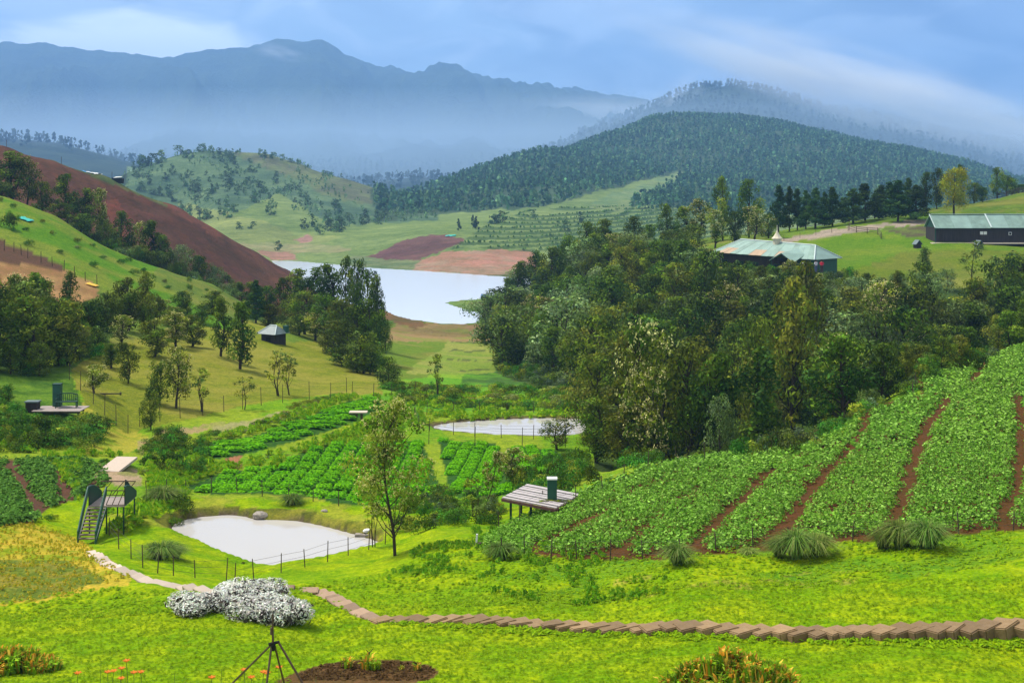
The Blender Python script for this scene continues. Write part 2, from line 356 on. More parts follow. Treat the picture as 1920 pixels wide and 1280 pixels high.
# green slope on the left
zone([(-900,250),(0,362),(100,400),(200,458),(300,498),(400,536),(470,560),(440,620),(250,600),(200,560),(190,540),(-900,540)], 148, 228, R(.075,.175,.008), R(.145,.19,.020), 7)
zone([(300,500),(470,560),(440,600),(360,570),(280,520)], 150, 228, R(.15,.17,.028), R(.10,.15,.02), 6)
zone([(-900,420),(0,452),(60,475),(185,535),(180,560),(60,600),(-900,620)], 110, 172, R(.30,.18,.07), R(.22,.125,.05), 2.5)
zone([(-900,415),(0,450),(60,472),(130,505),(110,508),(50,495),(-900,475)], 110, 176, R(.09,.05,.03))
zone([(-900,525),(0,525),(20,540),(30,620),(-900,640)], 95, 150, R(.12,.035,.02))
# red ploughed hill
zone(BIG, 300, 440, R(.07,.10,.028), R(.11,.12,.035), 6)
red = zone([(-900,0),(0,262),(600,500),(600,640),(-900,640)], 262, 432, R(.082,.036,.017), R(.104,.046,.021), 20, soft=False)
furr = .5+.5*np.sin((WX*.55+WY*.25+3*fbm(WX/30, WY/30, 2, 90))*1.6)
blend(red*sstep(furr, .62, .95)*.35, R(.055, .026, .016)); blend(red*sstep(fbm(WX/9, WY/22, 4, 97), .05, .35)*.4, R(.13, .06, .033))
zone([(185,385),(215,370),(260,425),(300,470),(230,480)], 262, 420, R(.13,.048,.022), wild=True)
zone([(285,362),(310,368),(420,438),(405,446),(330,400)], 262, 430, R(.14,.055,.028), wild=True)
zone([(205,330),(230,322),(300,365),(285,372),(230,345)], 262, 430, R(.07,.10,.02), R(.12,.12,.03), 3, wild=True)
# far shore
far = zone(BIG, 432, 1e5, R(.17,.23,.07), R(.14,.20,.055), 30)
zone([(150,460),(200,250),(420,270),(560,280),(760,370),(820,400),(820,412),(700,418),(620,425),(560,380),(520,360),(400,420),(330,440)], 620, 1400, R(.065,.115,.058), R(.10,.16,.07), 26, wild=True)
zone([(520,270),(620,320),(760,372),(700,385),(620,370),(540,330),(440,292),(440,280)], 620, 1400, R(.11,.12,.065), R(.13,.16,.06), 26, wild=True)
zone([(340,380),(430,400),(480,410),(560,440),(640,445),(560,470),(420,450),(320,440)], 450, 1000, R(.21,.25,.075), R(.17,.21,.065), 40, wild=True)
zone([(-900,0),(238,0),(240,330),(200,470),(-900,470)], 434, 2500, R(.028,.045,.03), R(.04,.06,.035), 60, soft=False)
zone([(690,482),(720,465),(780,445),(840,438),(870,445),(868,452),(800,480),(770,505),(700,500),(670,490)], 432, 760, R(.125,.060,.055), R(.15,.075,.062), 12, wild=True)
zone([(660,482),(700,484),(790,490),(772,506),(690,502),(650,495)], 432, 700, R(.12,.17,.07), R(.16,.19,.08), 10, wild=True)
zone([(765,508),(790,490),(830,472),(860,468),(1003,470),(1010,525),(900,520),(830,512)], 425, 700, R(.34,.18,.115), R(.30,.205,.13), 14, wild=True)
zone([(485,475),(500,458),(530,456),(552,470),(556,486),(500,486)], 432, 700, R(.30,.17,.115), wild=True)
zone([(556,448),(570,440),(585,446),(580,456),(560,456)], 432, 800, R(.30,.17,.13), wild=True)
zone([(430,455),(640,460),(660,470),(640,476),(440,470)], 440, 800, R(.20,.22,.09), R(.26,.24,.11), 16, wild=True)
blend(RISER.astype(np.float32)*.85, R(.055,.10,.03))
mk = ter.astype(np.float32)*(~RISER); blend(mk*sstep(fbm(WX/30, WY/12, 3, 77)+.5, .45, .7)*.6, R(.15,.20,.06))
zone([(700,425),(760,408),(840,400),(1000,390),(1080,372),(1180,345),(1240,330),(1245,345),(1150,385),(1420,388),(4000,420),(4000,-300),(1300,-300),(700,300)], 730, 2600, R(.045,.075,.035), R(.06,.10,.045), 30, wild=True)
zone([(1100,392),(1130,372),(1200,348),(1265,322),(1300,325),(1250,350),(1190,378),(1170,395)], 730, 2600, R(.13,.20,.075), R(.17,.22,.08), 30, wild=True)
zone(BIG, 2300, 1e5, R(.028,.045,.032), R(.04,.06,.035), 150)
# mounds on the near shore, peninsula
zone([(705,570),(745,585),(800,606),(780,618),(730,600),(700,600)], 240, 320, R(.19,.10,.045), R(.14,.10,.04), 4)
zone([(858,615),(900,606),(925,606),(925,630),(880,620)], 240, 320, R(.24,.15,.07))
zone([(820,560),(950,550),(1100,556),(1100,600),(930,596),(850,580)], 290, 400, R(.13,.21,.05), R(.18,.2,.06), 8)
# woodland floor on the right slope
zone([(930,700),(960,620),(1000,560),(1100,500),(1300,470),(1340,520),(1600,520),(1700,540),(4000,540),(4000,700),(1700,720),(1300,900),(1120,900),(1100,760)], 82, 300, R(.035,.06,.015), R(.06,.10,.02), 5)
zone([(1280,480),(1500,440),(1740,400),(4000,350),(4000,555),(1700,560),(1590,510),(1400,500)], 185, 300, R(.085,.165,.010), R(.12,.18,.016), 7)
zone([(1610,560),(1600,510),(1700,470),(1920,470),(4000,470),(4000,570)], 180, 215, R(.10,.145,.012), R(.12,.145,.02), 5)
zone([(1345,440),(1500,425),(1600,410),(1700,392),(4000,320),(4000,350),(1760,392),(1600,425),(1500,440)], 240, 300, R(.09,.165,.012), R(.12,.175,.02), 6)
zone([(1445,452),(1560,430),(1640,420),(1745,410),(1745,419),(1660,428),(1580,440),(1480,455)], 200, 300, R(.30,.24,.18), R(.24,.20,.15), 3)
zone([(1655,430),(1745,424),(1745,445),(1700,445)], 200, 250, R(.08,.07,.04), R(.10,.13,.03), 3)
# banks of the ponds
for P, z in ((POND1, POND_Z), (POND2, POND2_Z)):
    d = polydist(WX, WY, P); s_ = (WY > 40) & (WY < 130)
    mk = (s_ & (d < .75+.6*fbm(WX/.9, WY/.9, 3, 9)) & (WY > np.mean([p[1] for p in P]))); blend(mk*.8, R(.09,.075,.02))
    mk = (s_ & (WZ < z+.1) & (d < .4)); blend(mk*1.0, R(.10,.075,.045))
    if z == POND_Z:
        mk = s_ & (d < 3.2) & (fbm(WX/1.5, WY/1.0, 3, 19) > .02) & ~inpoly(WX, WY, P) & (WY > np.mean([p[1] for p in P])-1); blend(mk*.6, R(.26,.25,.03))
# beds of the crop fields
FIELD = [(905,1022),(935,1000),(1000,965),(1100,920),(1200,885),(1350,855),(1480,842),(1560,822),(1600,800),(1625,765),(1690,745),(1725,740),(1720,690),(1780,668),(1920,645),(2050,630),(2300,620),(2300,960),(2050,985),(1920,992),(1700,1008),(1560,1018),(1400,1035),(1250,1048),(1120,1052),(1000,1042)]
FIELD_SOIL = R(.085,.040,.013)
fld = inpoly(GX+4*fbm(WX, WY, 2, 5), PYr+3*fbm(WX*2, WY*2, 2, 6), FIELD) & (GD > 42) & (GD < 120); blend(fld*1.0, FIELD_SOIL)
FIELD_L = [(-500,975),(0,985),(60,978),(95,950),(160,930),(200,905),(188,868),(120,862),(-500,862)]
fl2 = inpoly(GX, PYr, FIELD_L) & (GD > 54) & (GD < 80); blend(fl2*1.0, R(.10,.05,.03))
CARA = [(345,915),(415,885),(470,878),(520,875),(560,850),(610,838),(690,828),(790,826),(800,850),(820,900),(828,940),(760,960),(690,958),(640,948),(600,935),(500,925),(400,928)]
CARB = [(378,832),(480,815),(560,790),(640,755),(700,742),(720,765),(640,800),(560,825),(470,850),(400,862)]
CARC = [(822,824),(930,832),(960,900),(965,925),(900,935),(845,930)]
CARD = [(948,838),(1000,838),(1060,850),(1080,880),(1000,890),(965,880)]
for P in (CARA, CARB, CARC, CARD):
    mk = inpoly(GX, PYr, P) & (GD > 65) & (GD < 115); blend(mk*1.0, R(.03,.085,.012))
# paths, trodden soil
zone([(155,872),(190,868),(260,880),(270,905),(235,915),(200,905),(170,895)], 60, 82, R(.34,.24,.15), R(.20,.2,.06), 1.2, wild=True)
zone([(258,858),(262,828),(300,806),(420,790),(428,800),(330,815),(275,845)], 70, 110, R(.30,.22,.10), R(.22,.24,.05), 2, wild=True)
zone([(400,800),(460,790),(540,770),(552,778),(480,802),(400,812)], 80, 115, R(.25,.24,.09), wild=True)
zone([(420,858),(450,852),(452,878),(424,880)], 70, 100, R(.28,.13,.06), wild=True)
PADX, PADY = 700*1.0, 1262
bed = inpoly(GX, PYr, smooth_poly([(470,1300),(545,1262),(620,1240),(700,1234),(780,1238),(828,1255),(815,1272),(760,1283),(690,1300),(600,1330)], 2)) & (GD < 34); blend(bed*1.0, R(.105,.060,.022))
print('zones', round(time.time()-T0, 1))

# ------------------------------------------------------------------ materials
def mat(name, base=(.5, .5, .5), rough=.7, spec=.3, **k):
    m = bpy.data.materials.new(name); m.use_nodes = True; b = m.node_tree.nodes['Principled BSDF']
    b.inputs['Base Color'].default_value = (*base, 1); b.inputs['Roughness'].default_value = rough
    b.inputs['Specular IOR Level'].default_value = spec
    for a, v in k.items(): b.inputs[a].default_value = v
    return m
def mlink(m, a, b): m.node_tree.links.new(a, b)
def noise_node(m, scale, detail=4, coord='Object', rough=.6, vscale=None):
    nt_ = m.node_tree; tcn = N('ShaderNodeTexCoord', nt_); n = N('ShaderNodeTexNoise', nt_)
    n.inputs['Scale'].default_value = scale; n.inputs['Detail'].default_value = detail; n.inputs['Roughness'].default_value = rough
    src = tcn.outputs[coord]
    if vscale:
        mp = N('ShaderNodeMapping', nt_); mp.inputs['Scale'].default_value = vscale; mlink(m, src, mp.inputs[0]); src = mp.outputs[0]
    mlink(m, src, n.inputs['Vector']); return n
def vary(m, base_socket, noise_out, lo, hi, hue=.0):
    """multiply a colour with a band of brightness taken from a noise"""
    nt_ = m.node_tree; mr = N('ShaderNodeMapRange', nt_); mlink(m, noise_out, mr.inputs[0])
    mr.inputs[1].default_value = .3; mr.inputs[2].default_value = .7; mr.inputs[3].default_value = lo; mr.inputs[4].default_value = hi
    h = N('ShaderNodeHueSaturation', nt_); mlink(m, base_socket, h.inputs['Color']); mlink(m, mr.outputs[0], h.inputs['Value'])
    if hue:
        m2 = N('ShaderNodeMapRange', nt_); mlink(m, noise_out, m2.inputs[0]); m2.inputs[1].default_value = .3; m2.inputs[2].default_value = .7
        m2.inputs[3].default_value = .5+hue; m2.inputs[4].default_value = .5-hue; mlink(m, m2.outputs[0], h.inputs['Hue'])
    return h.outputs[0]
def bump(m, out, strength, dist):
    nt_ = m.node_tree; b = N('ShaderNodeBump', nt_); b.inputs['Strength'].default_value = strength; b.inputs['Distance'].default_value = dist
    mlink(m, out, b.inputs['Height']); mlink(m, b.outputs[0], nt_.nodes['Principled BSDF'].inputs['Normal']); return b
def ground_mat(name, scales, lohi, bs):
    m = mat(name, rough=.95, spec=.03); nt_ = m.node_tree; a = N('ShaderNodeVertexColor', nt_, layer_name='Col'); c = a.outputs[0]
    for (s, d), (lo, hi) in zip(scales, lohi): c = vary(m, c, noise_node(m, s, d, rough=.65).outputs[0], lo, hi, .012)
    mlink(m, c, nt_.nodes['Principled BSDF'].inputs['Base Color'])
    bump(m, noise_node(m, bs[0], 5, rough=.7).outputs[0], bs[1], bs[2]); return m
M_near = ground_mat('meadow', [(.7, 5), (2.8, 6), (9, 5)], [(.86, 1.13), (.80, 1.18), (.66, 1.34)], (5, .9, .10))
M_mid = ground_mat('hill_grass', [(.02, 5), (.12, 6), (.6, 4)], [(.8, 1.16), (.72, 1.22), (.8, 1.2)], (.35, .9, 2.0))
M_far = ground_mat('mountain_forest', [(.004, 6), (.03, 6)], [(.75, 1.25), (.7, 1.3)], (.02, 1.0, 30))
IDX = np.arange(NC*NR).reshape(NR, NC)
VV = np.stack([WX, WY, WZ], -1)
def sheet(name, lo, hi, m):
    r = np.where((rows >= lo) & (rows <= hi))[0]; a, b = r[0], min(r[-1]+1, NR-1)
    v = VV[a:b+1].reshape(-1, 3); c = COL[a:b+1].reshape(-1, 3); n = b-a
    ii = np.arange((n+1)*NC).reshape(n+1, NC)
    q = np.stack([ii[:-1, :-1], ii[:-1, 1:], ii[1:, 1:], ii[1:, :-1]], -1).reshape(-1, 4)
    o = link(name, mesh_np(name, v, q, m, True, c)); tag(o, kind='structure'); return o
sheet('ground', 0, 240, M_near); sheet('hills', 240, 2300, M_mid); sheet('mountains', 2300, 1e6, M_far)
M_water = mat('still_water', (.44, .41, .38), .04, .5); M_water.node_tree.nodes['Principled BSDF'].inputs['IOR'].default_value = 1.33
bump(M_water, noise_node(M_water, 1.2, 3, vscale=(1, .35, 1)).outputs[0], .12, .02)
M_lakew = mat('lake_water', (.66, .66, .66), .12, .5)
bump(M_lakew, noise_node(M_lakew, .25, 4, vscale=(.4, 1, 1)).outputs[0], .25, .05)
def water(name, P, z, m, lab, grow=1.5):
    cx = np.mean([p[0] for p in P]); cy = np.mean([p[1] for p in P])
    x0, x1, y0, y1 = min(p[0] for p in P)-grow, max(p[0] for p in P)+grow, min(p[1] for p in P)-grow, max(p[1] for p in P)+grow
    o = link(name, mesh_np(name, [(x0, y0, z), (x1, y0, z), (x1, y1, z), (x0, y1, z)], [(0, 1, 2, 3)], m)); tag(o, lab, kind='structure')
# clipped to the outline so that no water lies under the fields
def water_poly(name, P, z, m):
    me = bpy.data.meshes.new(name); bm = bmesh.new(); vs = []
    cx = np.mean([p[0] for p in P]); cy = np.mean([p[1] for p in P])
    for x, y in P:
        d = math.hypot(x-cx, y-cy); k = 1+.35/d; vs.append(bm.verts.new((cx+(x-cx)*k, cy+(y-cy)*k, z)))
    bm.faces.new(vs); bmesh.ops.triangulate(bm, faces=bm.faces[:]); bmesh.ops.recalc_face_normals(bm, faces=bm.faces[:])
    for f in bm.faces:
        if f.normal.z < 0: f.normal_flip()
    bm.to_mesh(me); me.materials.append(m); return tag(link(name, me), kind='structure')
water_poly('fish_pond_water', POND1, POND_Z, M_water); water_poly('far_pond_water', POND2, POND2_Z, M_water)
water('lake_water', LAKE, LAKE_Z, M_lakew, None, 0)
# ------------------------------------------------------------------ foliage
def leaf_mat(name, trans=.3, vlo=.82, vhi=1.18, hue=.012, rough=.75):
    m = bpy.data.materials.new(name); m.use_nodes = True; t_ = m.node_tree; b = t_.nodes['Principled BSDF']; o = t_.nodes['Material Output']
    a = N('ShaderNodeVertexColor', t_, layer_name='Col'); oi = N('ShaderNodeObjectInfo', t_)
    h = N('ShaderNodeHueSaturation', t_); mr = N('ShaderNodeMapRange', t_); t_.links.new(oi.outputs['Random'], mr.inputs[0])
    mr.inputs[3].default_value = vlo; mr.inputs[4].default_value = vhi; t_.links.new(mr.outputs[0], h.inputs['Value'])
    m2 = N('ShaderNodeMath', t_, operation='MULTIPLY'); m2.inputs[1].default_value = 7.31; t_.links.new(oi.outputs['Random'], m2.inputs[0])
    m3 = N('ShaderNodeMath', t_, operation='FRACT'); t_.links.new(m2.outputs[0], m3.inputs[0])
    m4 = N('ShaderNodeMapRange', t_); t_.links.new(m3.outputs[0], m4.inputs[0]); m4.inputs[3].default_value = .5-hue; m4.inputs[4].default_value = .5+hue
    t_.links.new(m4.outputs[0], h.inputs['Hue']); t_.links.new(a.outputs[0], h.inputs['Color']); t_.links.new(h.outputs[0], b.inputs['Base Color'])
    b.inputs['Roughness'].default_value = rough; b.inputs['Specular IOR Level'].default_value = .04
    tr = N('ShaderNodeBsdfTranslucent', t_); t_.links.new(h.outputs[0], tr.inputs[0]); mx = N('ShaderNodeMixShader', t_); mx.inputs[0].default_value = trans
    t_.links.new(b.outputs[0], mx.inputs[1]); t_.links.new(tr.outputs[0], mx.inputs[2]); t_.links.new(mx.outputs[0], o.inputs[0]); return m
M_leaf = leaf_mat('foliage', .18, .66, 1.5, .016); M_crop = leaf_mat('crop_leaves', .25, 1.25, 1.4, .004); M_silver = leaf_mat('silver_leaves', .2, 1.3, 1.4, .003); M_farleaf = leaf_mat('distant_foliage', .2, 1.4, 1.6, .01)
M_bark = mat('bark', (.11, .085, .06), .9, .1); bump(M_bark, noise_node(M_bark, 9, 4, vscale=(1, 1, .2)).outputs[0], .6, .03)
M_bark_dark = mat('dark_bark', (.05, .038, .028), .9, .1)
def unit(v): return v/np.maximum(np.linalg.norm(v, axis=-1, keepdims=True), 1e-9)
def leafquads(P, Nn, s, asp, r, bend=.0):
    n = len(P); t = unit(np.cross(Nn, unit(r.normal(size=(n, 3))))); b = np.cross(Nn, t)
    s = np.broadcast_to(s, (n,))[:, None]; a = np.broadcast_to(asp, (n,))[:, None]
    V = np.stack([P-t*s, P-b*s*a+Nn*s*bend, P+t*s, P+b*s*a+Nn*s*bend], 1).reshape(-1, 3)
    return V, np.arange(4*n).reshape(n, 4)
def rdir(n, r, upbias=.25):
    d = unit(r.normal(size=(n, 3))); d[:, 2] += upbias; return unit(d)
def clump_leaves(cl, per, size, r, cols, jitter=.35, asp=.5, upbias=.25, inner=.5, squash=.85, cvar=.16, area=True):
    """cl rows: x y z r colour-index"""
    cl = np.asarray(cl, float); w_ = cl[:, 3]**2 if area else np.ones(len(cl)); nn = np.maximum(3, (per*w_/w_.mean())).astype(int)
    k = np.repeat(np.arange(len(cl)), nn); n = len(k); d = rdir(n, r, upbias); rad = inner+(1.08-inner)*r.random(n)**.6
    P = cl[k, :3]+d*rad[:, None]*cl[k, 3:4]*np.array([1, 1, squash]); Nn = unit(d+jitter*r.normal(size=(n, 3)))
    V, Q = leafquads(P, Nn, size*(.6+.8*r.random(n)), asp*(.7+.6*r.random(n)), r, .15)
    cb = np.exp(cvar*r.normal(size=len(cl))); base = np.array(cols)[cl[:, 4].astype(int)]*cb[:, None]
    c = base[k]*np.exp(cvar*r.normal(size=(n, 1)))*np.exp(.06*r.normal(size=(n, 3))); return V, Q, np.repeat(c, 4, 0), P, d, k
def tube_np(segs, nside=5):
    V = []; Fq = []
    for a, b, ra, rb in segs:
        a = np.array(a, float); b = np.array(b, float); d = unit((b-a)[None])[0]; u = np.cross(d, [.31, .95, .1]); u /= np.linalg.norm(u); v = np.cross(d, u)
        o = len(V)
        for p, rr in ((a, ra), (b, rb)):
            for i in range(nside):
                t = 2*math.pi*i/nside; V.append(p+rr*(u*math.cos(t)+v*math.sin(t)))
        for i in range(nside): Fq.append((o+i, o+(i+1) % nside, o+nside+(i+1) % nside, o+nside+i))
    return V, Fq
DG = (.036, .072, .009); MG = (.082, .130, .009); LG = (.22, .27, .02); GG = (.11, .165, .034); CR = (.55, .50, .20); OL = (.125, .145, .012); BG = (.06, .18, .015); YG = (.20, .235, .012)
class Tree:
    def __init__(s, name, seed, profile, nclump, rcl, per, leaf, cols, mixw, h0=.22, width=.5, trunk=.028, blossoms=0, lean=0., limbs=True, asp=.5, inner=.45, squash=.85, topcol=None, toph=.72, upbias=.25, cvar=.2, bcol=CR, twist=.1, trunks=1, bark=None, bsize=1.0):
        r = np.random.default_rng(seed); cl = []
        for i in range(nclump):
            h = h0+(1-h0)*((i+.5)/nclump)**.95; a = r.random()*6.283; R_ = profile((h-h0)/(1-h0))*width
            rr = R_*math.sqrt(r.random())*.95; c = rcl*(.6+.8*r.random())*(.55+.45*profile((h-h0)/(1-h0)))
            ci = r.choice(len(cols), p=mixw)
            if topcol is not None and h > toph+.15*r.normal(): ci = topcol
            hh = min(h, 1-c*squash*.8)
            cl.append((lean*h+rr*math.cos(a)+twist*.3*math.sin(h*7+seed), rr*math.sin(a), hh, c, ci))
        V, Q, c, P, d, k = clump_leaves(cl, per, leaf, r, cols, asp=asp, inner=inner, squash=squash, upbias=upbias, cvar=cvar)
        if blossoms:
            idx = np.where((d[:, 2] > -.1))[0]; idx = r.choice(idx, min(blossoms, len(idx)), replace=False)
            # flower heads: small tight tufts standing proud of the leaves
            cc = np.repeat(P[idx]+d[idx]*leaf*1.2, 5, 0)+r.normal(size=(len(idx)*5, 3))*leaf*.55*bsize
            v2, q2 = leafquads(cc, unit(r.normal(size=cc.shape)), leaf*.5*bsize, .7, r); col2 = np.repeat(np.array(bcol)*np.exp(.22*r.normal(size=(len(cc), 1))), 4, 0)
            Q = np.concatenate([Q, q2+len(V)]); V = np.concatenate([V, v2]); c = np.concatenate([c, col2])
        s.crown = mesh_np(name+'_crown', V, Q, M_leaf, col=c)
        segs = []; cls = np.array(cl)
        for tk in range(trunks):
            off = np.array([(.05*tk*math.cos(tk*2.4)), (.05*tk*math.sin(tk*2.4)), 0]); pts = []
            for j in range(7):
                z = j/6*(.86 if tk == 0 else .6); pts.append(off*(1+2*z)+np.array([lean*z+twist*.3*math.sin(z*7+seed+tk)-twist*.3*math.sin(seed+tk), twist*.2*math.sin(z*5+seed), z-.03*(j == 0)]))
            for j in range(6): segs.append((pts[j], pts[j+1], trunk*(1-.8*j/6), trunk*(1-.8*(j+1)/6)))
            if limbs:
                for q in cls[r.permutation(len(cls))[:int(len(cls)*.8/trunks)]]:
                    z0 = max(.12, q[2]-.12-.5*math.hypot(q[0], q[1])*.7); j = min(5, int(z0/.86*6)); p0 = pts[j]+(pts[j+1]-pts[j])*((z0/.86*6)-j) if tk == 0 else pts[min(j, 5)]
                    mid = (p0+q[:3])/2+np.array([0, 0, -.02]); r0 = trunk*.32
                    segs.append((p0, mid, r0, r0*.7)); segs.append((mid, q[:3]+np.array([0, 0, q[3]*.3]), r0*.7, r0*.25))
        tv, tf = tube_np(segs, 5); s.trunk = mesh_np(name+'_trunk', tv, tf, bark or M_bark_dark, True); s.name = name
    def put(s, loc, h, wscale=1.0, rz=None, name=None, label=None, cat='tree', group=None, lean=0.0):
        rz = random.random()*6.283 if rz is None else rz
        o = empty(name or s.name, loc, rz, (h*wscale, h*wscale, h)); o.rotation_euler[0] = lean*math.cos(rz); o.rotation_euler[1] = lean*math.sin(rz)
        link('crown', s.crown, o); link('trunk', s.trunk, o); tag(o, label, cat, group); return o
def prof_dome(t): return (max(0, 1-((t-.38)/.66)**2))**.5 if t > .38 else .62+t
def prof_col(t): return .55+.45*math.sin(min(1, t*1.25+.1)*math.pi) if t < .85 else .4
def prof_cone(t): return max(.06, 1.02-t)
def prof_um(t): return .35+.65*t if t < .75 else (1-t)*3.2+.15
def prof_spin(t): return math.sin(min(1, .12+t*.86)*math.pi)**.7
# the kinds
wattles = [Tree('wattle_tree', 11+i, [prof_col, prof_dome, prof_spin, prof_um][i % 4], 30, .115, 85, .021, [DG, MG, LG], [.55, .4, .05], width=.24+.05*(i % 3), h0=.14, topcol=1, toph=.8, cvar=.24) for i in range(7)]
bigw = [Tree('broadleaf_tree', 41+i, prof_dome, 34, .15, 85, .024, [DG, MG, GG, LG], [[.35, .5, .1, .05], [.15, .6, .2, .05], [.5, .3, .1, .1]][i % 3], width=.40, h0=.12, cvar=.24) for i in range(6)]
greys = [Tree('grey_green_tree', 61+i, prof_dome, 30, .17, 90, .022, [(.135, .20, .050), MG, (.16, .22, .085)], [.55, .15, .3], width=.46, h0=.08, cvar=.2, upbias=.45) for i in range(4)]
olives = [Tree('feathery_tree', 81+i, prof_spin, 36, .11, 90, .020, [OL, MG, (.11, .13, .03)], [.6, .3, .1], width=.28, h0=.08, cvar=.22) for i in range(5)]
blossom = [Tree('blossoming_tree', 101+i, [prof_um, prof_dome, prof_spin][i % 3], 26, .12, 70, .022, [MG, OL, LG], [.45, .35, .2], width=.30, h0=.2, blossoms=210, cvar=.2) for i in range(4)]
conifers = [Tree('conifer', 121+i, prof_cone, 50, .10, 70, .022, [DG, (.03, .07, .024), (.045, .085, .02)], [.5, .35, .15], width=.34, h0=.14, cvar=.2, upbias=-.05, limbs=False, squash=.6, trunk=.022, twist=.02) for i in range(5)]
cypress = [Tree('cypress_tree', 141+i, prof_spin, 40, .085, 70, .018, [MG, DG, (.06, .11, .02)], [.4, .4, .2], width=.17, h0=.04, cvar=.2, squash=1.3, limbs=False) for i in range(3)]
saplings = [Tree('sapling', 161+i, [prof_um, prof_spin, prof_dome][i % 3], 13, .085, 34, .024, [OL, GG, LG], [.3, .4, .3], width=.25, h0=.35, trunk=.014, cvar=.2, trunks=1+i % 2) for i in range(4)]
yellow = Tree('yellow_green_tree', 181, prof_dome, 44, .15, 110, .019, [(.26, .27, .008), (.19, .24, .008), (.32, .30, .012)], [.5, .3, .2], width=.36, h0=.20, cvar=.14, trunk=.03, limbs=False)
golden = Tree('golden_green_tree', 182, prof_dome, 34, .14, 100, .019, [(.14, .18, .015), (.085, .13, .015), (.2, .21, .03)], [.5, .35, .15], width=.34, h0=.1, cvar=.18)
def bush_mesh(name, seed, cols, w, n=9, per=110, leaf=.055, asp=.45, spread=.75, up=.4, cvar=.22, flower=None, m=None):
    r = np.random.default_rng(seed); cl = []
    for i in range(n):
        a = r.random()*6.283; q = spread*math.sqrt(r.random()); rr = .34*(.7+.6*r.random()); cl.append((q*math.cos(a), q*math.sin(a), max(.1, (.55-.35*q)*(.6+.6*r.random())), rr, r.choice(len(cols), p=w)))
    V, Q, c, P, d, k = clump_leaves(cl, per, leaf, r, cols, asp=asp, upbias=up, inner=.5, cvar=cvar)
    V[:, 2] = np.maximum(V[:, 2], -.12)
    if flower is not None:
        idx = r.choice(len(P), flower[1], replace=False); cc = P[idx]+d[idx]*leaf; v2, q2 = leafquads(cc, d[idx], leaf*.5, .9, r); Q = np.concatenate([Q, q2+len(V)]); V = np.concatenate([V, v2]); c = np.concatenate([c, np.repeat(np.tile(flower[0], (len(cc), 1)), 4, 0)])
    return mesh_np(name, V, Q, m or M_leaf, col=c)
bush_dark = [bush_mesh('dark_shrub', 201+i, [MG, DG, BG], [.5, .25, .25], n=10) for i in range(3)]
bush_grey = [bush_mesh('grey_green_shrub', 211+i, [GG, (.115, .17, .085), MG], [.5, .3, .2], n=10, up=.6) for i in range(3)]
bush_green = [bush_mesh('green_shrub', 221+i, [BG, (.075, .16, .02), LG], [.5, .35, .15], n=9) for i in range(3)]
bush_olive = [bush_mesh('olive_shrub', 231+i, [OL, LG, (.15, .17, .05)], [.5, .3, .2], n=8) for i in range(3)]
def put_bush(ms, loc, wdt, h, label, name=None, group=None, rz=None, cat='shrub'):
    me = random.choice(ms); o = link(name or me.name.split('.')[0], me, None, loc, (0, 0, random.random()*6.283 if rz is None else rz)); o.scale = (wdt/2, wdt/2*(.8+.4*random.random()), h); return tag(o, label, cat, group)
def tuft_mesh(name, seed, cols, n=260, h=1.0, spread=.45, wid=.02, arch=.85, up=.85):
    """long grass blades arching out of one crown: two quads a blade"""
    r = np.random.default_rng(seed); V = []; Q = []; c = []
    for i in range(n):
        a = r.random()*6.283; l = h*(.6+.5*r.random()); out = arch*(.3+.9*r.random()); b = np.array([math.cos(a), math.sin(a), 0]); s_ = np.array([-b[1], b[0], 0])*wid*(.7+.6*r.random())
        p0 = b*spread*.35*r.random()+np.array([0, 0, -.03]); p1 = p0+b*l*out*.35+np.array([0, 0, l*.62*up]); p2 = p1+b*l*out*.6+np.array([0, 0, l*(.25-.5*out)])
        o = len(V); V += [p0-s_, p0+s_, p1+s_*.8, p1-s_*.8, p2+s_*.15, p2-s_*.15]; Q += [(o, o+1, o+2, o+3), (o+3, o+2, o+4, o+5)]
        k = np.array(cols[r.integers(len(cols))])*math.exp(.2*r.normal()); c += [k]*6
    return mesh_np(name, V, Q, M_leaf, col=np.array(c))
tussocks = [tuft_mesh('grass_tussock', 301+i, [(.08, .15, .02), (.13, .21, .03), (.20, .24, .06)], n=900, wid=.009) for i in range(3)]

# -------- far woods, one mass each
def far_wood(name, pts, hts, cols, per, lf, seed, label, cone=True, m=None):
    r = np.random.default_rng(seed); pts = np.asarray(pts); n = len(pts); k = np.repeat(np.arange(n), per)
    t = r.random(len(k)); hh = hts[k]; a = r.random(len(k))*6.283; rad = hh*(.24*(1.05-t) if cone else .30*np.sin((.15+.8*t)*math.pi))*np.sqrt(.35+.65*r.random(len(k)))
    P = pts[k]+np.stack([rad*np.cos(a), rad*np.sin(a), hh*(.12+.85*t)], 1); Nn = unit(np.stack([np.cos(a), np.sin(a), .55+0*a], 1)+.5*r.normal(size=(len(k), 3)))
    V, Q = leafquads(P, Nn, hh*lf*(.7+.6*r.random(len(k))), .8, r, .1)
    ci = r.integers(len(cols), size=n); c = np.array(cols)[ci]*np.exp(.24*r.normal(size=(n, 1))); c = c[k]*np.exp(.18*r.normal(size=(len(k), 1)))
    return tag(link(name, mesh_np(name, V, Q, m or M_farleaf, col=np.repeat(c, 4, 0))), label, kind='stuff')
